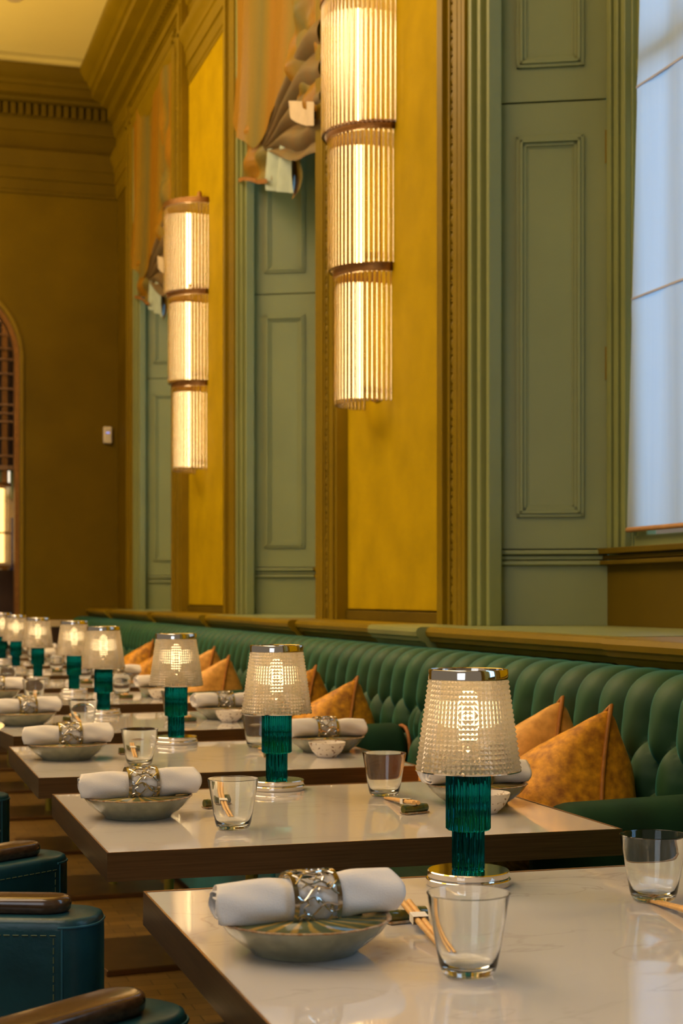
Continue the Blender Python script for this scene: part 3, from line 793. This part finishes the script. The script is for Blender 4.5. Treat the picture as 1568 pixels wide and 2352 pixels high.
def onT(i, dx, dy):
    x_, y_, rz = tabs[i]; return (x_+dx*math.cos(rz)-dy*math.sin(rz), y_+dx*math.sin(rz)+dy*math.cos(rz), TH_+.0006)

# ------------------------------------------------------------------ table lamp
def lamp_proto():
    t = thing('table_lamp', '', 'lamp', (0, 0, 0), 0, 'teal glass table lamps with cut crystal shades')
    b = MB(); b.lathe([(0, 0), (.0585, 0), (.0590, .0012), (.0590, .0078), (.0580, .0088), (.0555, .0092), (.0550, .0105), (.0565, .0112), (.0570, .0125), (.0570, .0185), (.0555, .0198), (0, .0202)], 64)
    b.build('base', M['chrome'], t, smooth=35)
    fl = lambda amp, nn: (lambda r, z, a: r*(1-amp+amp*abs(math.cos(nn*a/2))**.6) if r > .004 else r)
    l = MB(); l.lathe([(0, .0203), (.021, .0203), (.0228, .0215), (.0228, .0735), (.021, .0745), (0, .0745)], 144, rfun=fl(.085, 18)); l.build('lower_column', M['teal_glass'], t, smooth=50)
    u = MB(); u.lathe([(0, .0752), (.029, .0752), (.0315, .0775), (.0315, .1545), (.030, .1560), (0, .1560)], 160, rfun=fl(.075, 20)); u.build('upper_column', M['teal_glass'], t, smooth=50)
    h = MB(); h.lathe([(0, .1561), (.018, .1561), (.018, .170), (.008, .176), (.008, .2164), (0, .2164)], 32); h.build('lamp_holder', M['chrome'], t, smooth=40)
    # shade: pyramid studs outside, smooth wall inside
    s = MB(); nr, na = 19, 66; r0, r1, z0, z1 = .0722, .0545, .1590, .2845
    n0 = len(s.v)
    for j in range(nr+1):
        q = j/nr; rr = r0+(r1-r0)*q; zz = z0+(z1-z0)*q
        for i in range(na):
            a = 2*PI*i/na; s.v.append((rr*math.cos(a), rr*math.sin(a), zz))
    apx = len(s.v)
    for j in range(nr):
        q = (j+.5)/nr; rr = r0+(r1-r0)*q+.0021; zz = z0+(z1-z0)*q
        for i in range(na):
            a = 2*PI*(i+.5)/na; s.v.append((rr*math.cos(a), rr*math.sin(a), zz))
    for j in range(nr):
        for i in range(na):
            A = n0+j*na+i; B = n0+j*na+(i+1) % na; D = n0+(j+1)*na+i; E_ = n0+(j+1)*na+(i+1) % na; P = apx+j*na+i
            for tri in ((A, B, P), (B, E_, P), (E_, D, P), (D, A, P)): s.f.append(tri); s.mi.append(0)
    inn = len(s.v); th = .0022
    for (rr, zz) in ((r0-th, z0), (r1-th, z1)):
        for i in range(na):
            a = 2*PI*i/na; s.v.append((rr*math.cos(a), rr*math.sin(a), zz))
    for i in range(na):
        i2 = (i+1) % na
        s.f.append((inn+i2, inn+i, inn+na+i, inn+na+i2)); s.mi.append(0)
        s.f.append((n0+i2, n0+i, inn+i, inn+i2)); s.mi.append(0)
        s.f.append((n0+nr*na+i, n0+nr*na+i2, inn+na+i2, inn+na+i)); s.mi.append(0)
    sh = s.build('crystal_shade', M['shade'], t)
    rb = MB(); rb.lathe([(.0705, .1572), (.0735, .1572), (.0738, .1588), (.0705, .1588)], 72, closed=True); rb.build('bottom_rim', M['chrome'], t, smooth=40)
    rt = MB(); rt.lathe([(.0535, .2846), (.0556, .2846), (.0556, .2970), (.0546, .2985), (.0530, .2975)], 72, closed=True); rt.build('top_rim', M['chrome'], t, smooth=40)
    tp = MB(); tp.lathe([(0, .2900), (.0528, .2900), (.0528, .2906), (0, .2906)], 48); tp.build('top_plate', M['silver'], t, smooth=40)
    bu = MB(); bu.lathe([(0, .2165), (.009, .2165), (.0130, .221), (.0135, .243), (.0115, .249), (.007, .2525), (0, .2535)], 24); bu.build('bulb', M['bulb'], t, smooth=60)
    return t
lp = lamp_proto()
lampx = [(.001, .311), (.015, .34), (.002, .345), (.0, .335), (.02, .345), (-.01, .32), (-.01, .33), (.01, .33), (.0, .33), (.0, .33)]
for i in range(10):
    lb = ('lit lamp with teal stem and crystal shade on %s' % ordn(i)) + (', largest in view' if i == 0 else '')
    if i == 0: lp.location = onT(0, *lampx[0]); lp['label'] = lb
    else: dup(lp, onT(i, *lampx[i]), R(17*i), lb)

# ------------------------------------------------------------------ table setting pieces
def tumbler_proto():
    m = MB()
    m.lathe([(0, 0), (.0235, 0), (.0262, .0012), (.0290, .0045), (.0312, .012), (.0345, .030), (.0392, .058), (.0436, .0845), (.0443, .0860), (.0436, .0867), (.0427, .0855),
             (.0378, .058), (.0330, .030), (.0298, .0165), (.0265, .0105), (.0200, .0080), (0, .0075)], 72)
    o = m.build('tumbler', M['clear'], smooth=60)
    return tag(o, '', 'glass', 'empty clear tumblers')
def plate_proto():
    t = thing('shallow_bowl', '', 'plate', (0, 0, 0), 0, 'celadon plates under napkins')
    def wav(r, z, a): return r*(1+.006*math.sin(a*17)+.004*math.sin(a*29+1)) if r > .085 else r
    m = MB(); m.lathe([(0, .004), (.050, .004), (.056, 0), (.060, 0), (.0615, .003), (.072, .010), (.087, .023), (.0955, .0345), (.0965, .0365)], 96, rfun=wav)
    m.build('outer_wall', M['glaze_out'], t, smooth=60)
    r_ = MB(); r_.lathe([(.0962, .0362), (.0985, .0370), (.0988, .0380), (.0965, .0390), (.0930, .0372)], 96, rfun=wav, cap=False); r_.build('brown_rim', M['glaze_rim'], t, smooth=60)
    i_ = MB()
    def rib(r, z, a): return r
    prof = [(.0932, .0373), (.084, .0265), (.070, .0155), (.055, .0085), (.030, .0062), (.004, .0060), (0, .0060)]
    i_.lathe(prof, 132)
    i_.v = [(x_, y_, z_ + (.0012*math.sin(22*math.atan2(y_, x_)) * min(1, math.hypot(x_, y_)/.05) if .01 < math.hypot(x_, y_) < .088 else 0)) for x_, y_, z_ in i_.v]
    i_.build('ribbed_well', M['glaze_in'], t, smooth=180)
    return t
def napkin_proto():
    t = thing('rolled_napkin', '', 'napkin', (0, 0, 0), 0, 'rolled white napkins with cut metal rings')
    m = MB(); turns, L = 3.6, .212
    nu, nv = 170, 46
    rng = random.Random(3); ph = [rng.uniform(0, 6) for _ in range(8)]
    def fn(u, v):
        a = 2*PI*turns*u; r = .0055+.0232*u
        xx = (v-.5)
        ends = .0035*math.sin(a*.9+ph[0])+.003*math.sin(a*2.3+ph[1]) - .006*(1-u)
        x_ = xx*(L+2*ends)
        squeeze = 1-.05*math.exp(-((x_-.005)/.03)**2)
        wr = .0011*math.sin(a*3+x_*40+ph[2]) + .0009*math.sin(a*5-x_*70+ph[3]) + .0013*math.sin(x_*60+a+ph[4]) + .002*math.exp(-((abs(x_)-.05)/.02)**2)*math.sin(a*2+ph[5])
        end_flare = 1+.03*max(0, (abs(xx)-.38)/.12)
        rr = (r+wr*u*1.1)*squeeze*end_flare
        zz = rr*math.sin(a+.6)
        zo = zz*(.98 if zz > 0 else .80) + .006*xx - .001
        lim = -.021 + .0045*min(1, max(0, (abs(x_)-.07)/.03))
        zo = max(zo, lim - .0015*(1-u) + .0004*math.sin(a)) if zo < 0 else zo
        return (x_, rr*math.cos(a+.6), zo)
    m.grid(fn, nu, nv); o = m.build('napkin_cloth', M['linen'], t, smooth=180, normals=False)
    so = o.modifiers.new('thick', 'SOLIDIFY'); so.thickness = .0016; so.offset = 0
    # cut-out ring
    g = MB(); rr = .0320; x0, x1 = -.023, .034
    for a_, b_ in ((x0, x0+.0058), (x1-.0058, x1)):
        prof = [(rr-.0008, a_), (rr+.0004, a_), (rr+.0004, b_), (rr-.0008, b_)]
        n_ = len(g.v); sg = 56
        for (r_, zx) in prof:
            for i in range(sg):
                an = 2*PI*i/sg; sn_ = r_*math.sin(an); g.v.append((zx, r_*math.cos(an), max(sn_, -.0225)))
        for j in range(4):
            for i in range(sg):
                j2 = (j+1) % 4
                g.f.append((n_+j*sg+i, n_+j*sg+(i+1) % sg, n_+j2*sg+(i+1) % sg, n_+j2*sg+i)); g.mi.append(0)
    rng = random.Random(11)
    def cyl(xx, an): return (xx, rr*math.cos(an), max(rr*math.sin(an), -.0225))
    NB = 9
    for b_ in range(NB):
        a0 = 2*PI*b_/NB
        for sgn, ph_ in ((1, 0), (-1, 1.1)):
            pts = []; steps = 14
            for q in range(steps+1):
                s_ = q/steps
                xx = x0+.004 + (x1-x0-.008)*(s_ if sgn > 0 else 1-s_)
                an = a0 + ph_*.25 + .62*s_ + .14*math.sin(s_*9+b_*1.7+ph_)
                pts.append(cyl(xx, an))
            g.tube(pts, .0013, 5)
            for q in (3, 6, 9, 12):   # leaf buds
                p = Vector(pts[q]); an = math.atan2(p.z, p.y); d_ = rng.choice((-1, 1))
                g.tube([tuple(p), cyl(p.x+.0026*rng.choice((-1, 1)), an+d_*.13), cyl(p.x+.004*rng.choice((-1, 1)), an+d_*.24)], .001, 5, rs=[.0009, .0017, .0004])
    g.build('cut_metal_ring', M['silver'], t, smooth=50)
    return t
def chop_proto():
    t = thing('chopsticks', '', 'chopsticks', (0, 0, 0), 0, 'paired bamboo chopsticks on the tables')
    for q, sx in enumerate((-1, 1)):
        c_ = MB(); c_.tube([(sx*.0042, .105, .021), (sx*.0036, 0, .012), (sx*.0030, -.118, .0024)], .003, 8, rs=[.0040, .0036, .0022]); c_.build('chopstick', M['bamboo'], t, smooth=50)
    b_ = MB(); pr = [(-.0095, 0, -.0050), (.0095, 0, -.0050), (.0095, 0, .0050), (-.0095, 0, .0050)]
    b_.extrude(pr, (0, .024, .0140), (0, .044, .0158), cap=False); b_.build('paper_band', M['paper'], t)
    return t
def rest_proto():
    t = thing('chopstick_rest', '', 'chopstick rest', (0, 0, 0), 0, 'dark green glazed chopstick rests')
    m = MB()
    m.tube([(-.027+.009*i, 0, .0085+.0012*math.cos(i*1.1)) for i in range(7)], .008, 14, rs=[.0072, .0082, .0078, .0070, .0078, .0084, .0074])
    m.build('rolled_leaf', M['rest'], t, smooth=60)
    s_ = MB(); s_.box(-.027, .027, -.011, .011, 0, .0035); s_.build('amber_foot', M['glaze_rim'], t, bevel=.0015)
    return t
def sauce_proto():
    m = MB(); 
    def wav(r, z, a): return r*(1+.012*math.sin(a*3+.4)+.006*math.sin(a*7)) if r > .02 else r
    m.lathe([(0, .0025), (.019, .002), (.021, 0), (.0235, 0), (.025, .003), (.036, .013), (.0445, .029), (.0465, .0365), (.0455, .0372), (.0430, .030), (.034, .0155), (.020, .0075), (0, .006)], 64, rfun=wav)
    o = m.build('sauce_bowl', M['bowl'], smooth=60)
    return tag(o, '', 'bowl', 'small speckled bowls')
gl0, pl0, na0, ch0, re0, sa0 = tumbler_proto(), plate_proto(), napkin_proto(), chop_proto(), rest_proto(), sauce_proto()
used = set()
def put(proto, loc, rz, label):
    if proto.name not in used:
        used.add(proto.name); proto.location = loc; proto.rotation_euler = (0, 0, rz); proto['label'] = label; return proto
    return dup(proto, loc, rz, label)
rng = random.Random(5)
for i in range(10):
    rt = tabs[i][2]
    sides = [(-1, 'left')] + [(1, 'right')]
    for sg, nm in sides:
        if i == 0 and sg == 1: parts = ('glass', 'chop', 'rest')
        elif i >= 6 and sg == -1: parts = ()
        elif i >= 8: parts = ('plate',)
        else: parts = ('glass', 'plate', 'chop', 'rest', 'bowl')
        j = lambda s=.006: rng.uniform(-s, s)
        far = 'far right' if sg == 1 else 'left'
        where = 'on the %s side of %s' % ('banquette' if sg == 1 else 'chair', ordn(i))
        if 'plate' in parts:
            dx, dy = sg*.328, sg*.0+(-.022 if (i == 0) else .02)
            p = onT(i, dx+j(), dy+j())
            put(pl0, p, j(1), 'brown rimmed plate under napkin %s' % where)
            put(na0, (p[0], p[1], p[2]+.0575), rt+R(2.5)+j(.05)+(0 if sg == -1 else PI), 'rolled napkin with metal ring %s' % where)
        if 'glass' in parts:
            gx, gy = (sg*.191, sg*.18 if sg == -1 else .13+.04*(i > 0))
            put(gl0, onT(i, gx+j()*(i > 0), gy+j()*(i > 0)), j(1), 'empty clear tumbler %s' % where)
        if 'chop' in parts:
            put(ch0, onT(i, sg*.172, sg*-.0 + sg*.0+(.005 if sg == -1 else .0)), rt + (R(-6) if sg == -1 else PI+R(-4)), 'banded bamboo chopsticks %s' % where)
        if 'rest' in parts:
            put(re0, onT(i, sg*.166, -sg*.093), rt+R(10)+j(.2), 'dark green chopstick rest %s' % where)
        if 'bowl' in parts and sg == 1:
            put(sa0, onT(i, .295, -.118), j(2), 'small speckled white bowl %s' % where)

# ------------------------------------------------------------------ leather armchairs
def arm_mesh(front, length=.62, half=.062, zb=.30, zt=.68):
    """leather arm block: plan is a stadium rounded at the front"""
    pts = []
    r = .052
    for i in range(9):
        a = -PI/2 + (PI/2)*i/8; pts.append((-r+r*math.cos(a), -half+r+r*math.sin(a)))
    for i in range(9):
        a = (PI/2)*i/8; pts.append((-r+r*math.cos(a), half-r+r*math.sin(a)))
    pts += [(-length, half), (-length, -half)]
    return pts
def armchair(label_):
    t = thing('leather_armchair', label_, 'armchair', (0, 0, 0), 0, 'teal leather armchairs facing the tables')
    for sg, ang in ((-1, R(-20)), (1, R(36))):
        pts = arm_mesh(0)
        cx, cy = .335, sg*.30
        ca, sa_ = math.cos(ang), math.sin(ang)
        Lb = .30
        def T(p): return (cx + p[0]*ca - p[1]*sa_, cy + p[0]*sa_ + p[1]*ca)
        # the arm bends: front block follows the splay, the rear runs straight back
        pts = [(max(p[0], -Lb), p[1]) for p in pts]
        m = MB(); base = len(m.v); levels = [(.30, 1.0), (.50, 1.0), (.662, 1.0), (.673, .985), (.6785, .95), (.681, .87)]
        cxm = sum(p[0] for p in pts)/len(pts)
        k = len(pts)
        for z, s_ in levels:
            for p in pts:
                q = (p[0] if p[0] <= -Lb+.001 else (p[0]+.03)*1.0-.03 - (1-s_)*.06, p[1]*s_); x_, y_ = T(q); m.v.append((x_, y_, z))
        for l in range(len(levels)-1):
            for i in range(k):
                m.f.append((base+l*k+i, base+l*k+(i+1) % k, base+(l+1)*k+(i+1) % k, base+(l+1)*k+i)); m.mi.append(0)
        m.f.append(tuple(base+(len(levels)-1)*k+i for i in range(k))); m.mi.append(0)
        m.f.append(tuple(base+i for i in reversed(range(k)))); m.mi.append(0)
        ao = m.build('arm', M['leather'], t, smooth=50)
        # stitched seams: dashes along the top edge and one vertical line by the front corner
        st = MB()
        for off, zz in ((-.0625, .658),):
            x0 = -Lb+.02
            while x0 < -.06:
                a_, b_ = T((x0, off)), T((x0+.009, off)); st.tube([(*a_, zz), (*b_, zz)], .0011, 5); x0 += .0135
            zz2 = .654
            while zz2 > .32:
                a_ = T((-.058, off)); st.tube([(*a_, zz2), (*a_, zz2-.009)], .0011, 5); zz2 -= .0135
        st.build('stitching', M['stitch'], ao)
        se = MB(); se.tube([(*T((-.046, -.0618)), z) for z in (.31, .45, .58, .667)], .0016, 6); se.tube([(*T((p[0], p[1]*1.0)), .669) for p in pts[:18]], .0020, 6); se.build('seam', M['seam_blue'], ao, smooth=60)
        # wooden rest on top
        w = MB(); N = 24; wl, ww = .27, .031
        outl = [(-.085 + ww*1.25*math.cos(a), ww*math.sin(a)) for a in [(-PI/2)+PI*i/N for i in range(N+1)]] + [(-.085-wl, ww*.9), (-.085-wl, -ww*.9)]
        kk = len(outl); base = len(w.v)
        lv = [(.681, .86), (.686, .97), (.694, 1.0), (.701, .96), (.7045, .86), (.7055, .70)]
        for z, s_ in lv:
            for p in outl: x_, y_ = T((-.085+(p[0]+.085)*s_, p[1]*s_)); w.v.append((x_, y_, z))
        for l in range(len(lv)-1):
            for i in range(kk): w.f.append((base+l*kk+i, base+l*kk+(i+1) % kk, base+(l+1)*kk+(i+1) % kk, base+(l+1)*kk+i)); w.mi.append(0)
        w.f.append(tuple(base+(len(lv)-1)*kk+i for i in range(kk))); w.mi.append(0); w.f.append(tuple(base+i for i in reversed(range(kk)))); w.mi.append(0)
        w.build('wooden_armrest', M['walnut'], t, smooth=60)
        a2 = MB(); P0 = Vector((*T((-Lb+.02, 0)), 0)); d0 = Vector((-ca, -sa_, 0))
        P3 = Vector((-.36, sg*.235, 0)); d3 = Vector((-1, 0, 0))
        def rear(u, v, P0=P0, d0=d0, P3=P3, d3=d3):
            t_ = v; c1, c2 = P0+d0*.12, P3-d3*.12
            p = P0*(1-t_)**3 + c1*3*t_*(1-t_)**2 + c2*3*t_*t_*(1-t_) + P3*t_**3
            tg = ((c1-P0)*(1-t_)**2 + (c2-c1)*2*t_*(1-t_) + (P3-c2)*t_*t_).normalized()
            sd = Vector((-tg.y, tg.x, 0)); an = 2*PI*u
            cu, su = math.cos(an), math.sin(an)
            q = p + sd*(.060*(abs(cu)**.35)*(1 if cu > 0 else -1))
            return (q.x, q.y, .49 + .189*(abs(su)**.25)*(1 if su > 0 else -1) + .02*t_)
        a2.grid(rear, 48, 16, wrapu=True); a2.build('rear_arm', M['leather'], t, smooth=50)
    s = MB(); s.box(-.30, .40, -.225, .225, .37, .475); s.build('seat', M['leather_dark'], t, bevel=.035, bseg=4, smooth=60)
    ss = MB()
    x0 = -.26
    for yy in (-.2262, .2262):
        x0 = -.26
        while x0 < .36: ss.tube([(x0, yy, .437), (x0+.010, yy, .437)], .0012, 5); x0 += .015
    ss.build('seat_stitching', M['stitch'], t)
    b = MB()
    def bk(u, v):
        a = (u-.5)*1.9; return (-.36 - .10*(math.cos(a)-1)*-1 - .06*v + (.0), .31*math.sin(a)/math.sin(.95), .36+.46*v)
    b.grid(bk, 24, 12); bo = b.build('backrest', M['leather'], t, smooth=180)
    so = bo.modifiers.new('thick', 'SOLIDIFY'); so.thickness = .09; bv = bo.modifiers.new('bev', 'BEVEL'); bv.width = .03; bv.segments = 3
    for sx in (-1, 1):
        for sy in (-1, 1):
            l = MB(); l.tube([(sx*.22+.02, sy*.20, .37), (sx*.25+.02, sy*.22, 0)], .016, 10, rs=[.020, .012]); l.build('leg', M['walnut'], t, smooth=50)
    return t
ac = armchair('teal leather armchair at the bottom left corner, nearest, only its arm showing')
ac.location = (0, 1.515, 0)
for y_, x_, rz, lb in ((2.645, 0, 0, 'teal leather armchair at lower left, second from the front, two arms with wooden rests'), (3.60, -.05, R(-6), 'teal leather armchair at the left edge, third from the front'),
                       (4.80, -.06, 0, 'teal leather armchair at the left edge, fourth from the front, by the fourth table'), (6.1, -.06, 0, 'teal leather armchair farthest back on the left, by the fifth table')):
    dup(ac, (x_, y_, 0), rz, lb)

# ------------------------------------------------------------------ small fittings, bar behind the arch
t = thing('wall_sensor', 'small white wall sensor with blue light near the corner of the end wall', 'sensor', (1.915, YB-.001, 2.49))
m = MB(); m.box(-.036, .036, -.035, 0, -.07, .07); m.build('housing', M['white_plastic'], t, bevel=.012, bseg=3)
m = MB(); m.box(-.014, .014, -.0365, -.0345, .012, .024); m.build('indicator_light', M['blue_led'], t)
t = thing('ceiling_fitting', 'small dark round fitting on the bright ceiling at top left', 'ceiling fitting', (1.02, 11.6, ZC-.001))
m = MB(); m.lathe([(0, -.03), (.05, -.03), (.06, -.015), (.062, 0), (0, 0)], 24); m.build('dome', M['cream'], t, smooth=50)
m = MB(); m.lathe([(.062, -.006), (.08, -.006), (.082, 0), (.062, 0)], 24, closed=True); m.build('collar', M['cream'], t, smooth=50)

yb = YB+1.2
t = thing('bar_shelving', 'dark metal bar shelving seen through the arch at the left edge', 'shelving', (1.0, yb+.3, 0), 0)
for x_ in (-.7, -.25, .20, .62):
    m = MB(); m.box(x_-.025, x_+.025, -.02, .02, 0, 4.0); m.build('post', M['bronze_ring'], t)
m = MB()
zz = 2.42; rr_ = random.Random(2)
while zz < 3.9:
    m.box(-.7, .62, -.03, .03, zz, zz+.018); zz += rr_.uniform(.07, .16)
m.build('rail_grid', M['bronze_lip'], t)
m = MB(); m.box(-.75, .65, -.05, .05, 2.30, 2.34); m.build('shelf_edge', M['bronze_lip'], t)
m = MB(); m.box(-.75, .65, .0, .06, 2.04, 2.30); m.build('green_fascia', M['green_fascia'], t)
m = MB(); m.box(-.75, .65, .05, .08, 1.39, 2.04); m.build('back_panel', M['cream'], t)
m = MB(); m.box(-.75, .65, -.10, .06, .0, 1.39); m.build('counter', M['dark'], t)
t = thing('bar_lantern', 'lit glass rod lantern inside the arch at the left edge', 'lantern', (1.108, yb-.15, 0))
m = MB(); m.lathe([(.10, 2.12), (.115, 2.12), (.115, 2.15), (.10, 2.15)], 24, closed=True); m.lathe([(.10, 1.70), (.115, 1.70), (.115, 1.715), (.10, 1.715)], 24, closed=True); m.lathe([(.10, 1.40), (.115, 1.40), (.115, 1.42), (.10, 1.42)], 24, closed=True)
m.build('lantern_frame', M['bronze_ring'], t, smooth=40)
m = MB()
for i in range(22):
    a = 2*PI*i/22; m.tube([(.105*math.cos(a), .105*math.sin(a), 1.42), (.105*math.cos(a), .105*math.sin(a), 2.12)], .007, 6)
m.build('rod_cage', M['rod'], t, smooth=60)
m = MB(); m.tube([(0, 0, 1.45), (0, 0, 2.10)], .05, 12); m.build('light_tube', emit('lantern tube', (1, .62, .2), 3.0), t, smooth=60)
m = MB(); m.tube([(0, 0, 2.15), (0, 0, 4.2)], .006, 6); m.build('stem', M['bronze_ring'], t)
for q, (x_, z0, z1, lb) in enumerate(((1.21, 2.06, 2.265, 'thin pale hanging tube light inside the arch, left of two'), (1.265, 2.10, 2.265, 'thin pale hanging tube light inside the arch, right of two'))):
    t = thing('tube_light', lb, 'light', (x_, yb-.05, 0), 0, 'hanging tube lights in the arch')
    m = MB(); m.tube([(0, 0, z0), (0, 0, z1)], .010, 10); m.build('glowing_tube', M['tube_small'], t, smooth=60)
    m = MB(); m.tube([(0, 0, z1), (0, 0, 4.2)], .002, 5); m.build('cable', M['dark'], t)
for q, (x_, h, mt, lb) in enumerate(((1.262, .50, 'blue_glass', 'tall blue bottle on the bar counter inside the arch, left one'), (1.325, .46, 'blue_glass', 'tall blue bottle on the bar counter inside the arch, right one'))):
    t = thing('bar_bottle', lb, 'bottle', (x_, yb+.24, 1.39), 0, 'bottles on the bar counter')
    m = MB(); m.lathe([(0, 0), (.021, 0), (.022, .01), (.022, h*.6), (.011, h*.78), (.011, h*.95), (0, h*.95)], 20); m.build('bottle_body', M[mt], t, smooth=50)
    m = MB(); m.lathe([(0, h*.951), (.013, h*.951), (.013, h), (0, h)], 16); m.build('cap', M['cream'], t, smooth=50)

# ------------------------------------------------------------------ light
def area(name, loc, rot, sx, sy, col, power):
    l = bpy.data.lights.new(name, 'AREA'); l.shape = 'RECTANGLE'; l.size = sx; l.size_y = sy; l.color = col; l.energy = power
    o = bpy.data.objects.new(name, l); C.objects.link(o); o.location = loc; o.rotation_euler = rot; return o
# daylight outside the three windows
for k in range(4):
    yc = Y((NEARO[k]+FARO[k])/2)
    area('daylight', (DEEP+.75, yc, Z(2.5)), (0, R(90), 0), 3.8, 2.0, (.30, .62, 1.0), (34, 50, 56, 105)[k])
# unseen soft fill added overhead to light the room and tables
area('overhead_fill', (-1.6, 1.5, 5.0), (0, 0, 0), 2.2, 4.0, (1, .82, .65), 85)
area('overhead_fill', (-1.4, 7.5, 5.0), (0, 0, 0), 2.2, 6.0, (1, .84, .69), 172)
# cove strips lying on top of the cornice
area('cove_light', (WX-.17, 8.5, Z(5.935)), (PI, 0, 0), .10, 13, (1, .66, .22), 3)
area('cove_light', (-.6, YB-.17, Z(5.935)), (PI, 0, 0), 4.6, .10, (1, .66, .22), 1.2)
area('ceiling_wash_fill', (-1.7, 7.5, 2.9), (PI, 0, 0), 1.2, 9, (1, .70, .24), 490)  # unseen upward wash added to brighten the ceiling
area('rear_cool_fill', (-2.6, -1.7, 2.2), (R(78), 0, R(-32)), 2.0, 2.2, (.78, .88, 1.0), 26)  # unseen cool fill added behind the camera
area('bar_light', (1.0, YB+.9, 4.1), (0, 0, 0), 1.0, .6, (1, .65, .3), 14)
w = bpy.data.worlds.new('world'); bpy.context.scene.world = w; w.use_nodes = True
bg = w.node_tree.nodes['Background']; bg.inputs[0].default_value = (1, .80, .58, 1); bg.inputs[1].default_value = .18

sc = bpy.context.scene
sc.view_settings.view_transform = 'Standard'; sc.view_settings.look = 'None'; sc.view_settings.exposure = 0
sc.cycles.use_denoising = True; sc.cycles.use_adaptive_sampling = True; sc.cycles.adaptive_threshold = .18
sc.cycles.max_bounces = 9; sc.cycles.transmission_bounces = 9; sc.cycles.glossy_bounces = 3; sc.cycles.diffuse_bounces = 3; sc.cycles.transparent_max_bounces = 8
sc.cycles.sample_clamp_indirect = 4.0; sc.cycles.caustics_reflective = False; sc.cycles.caustics_refractive = True; sc.cycles.blur_glossy = .5
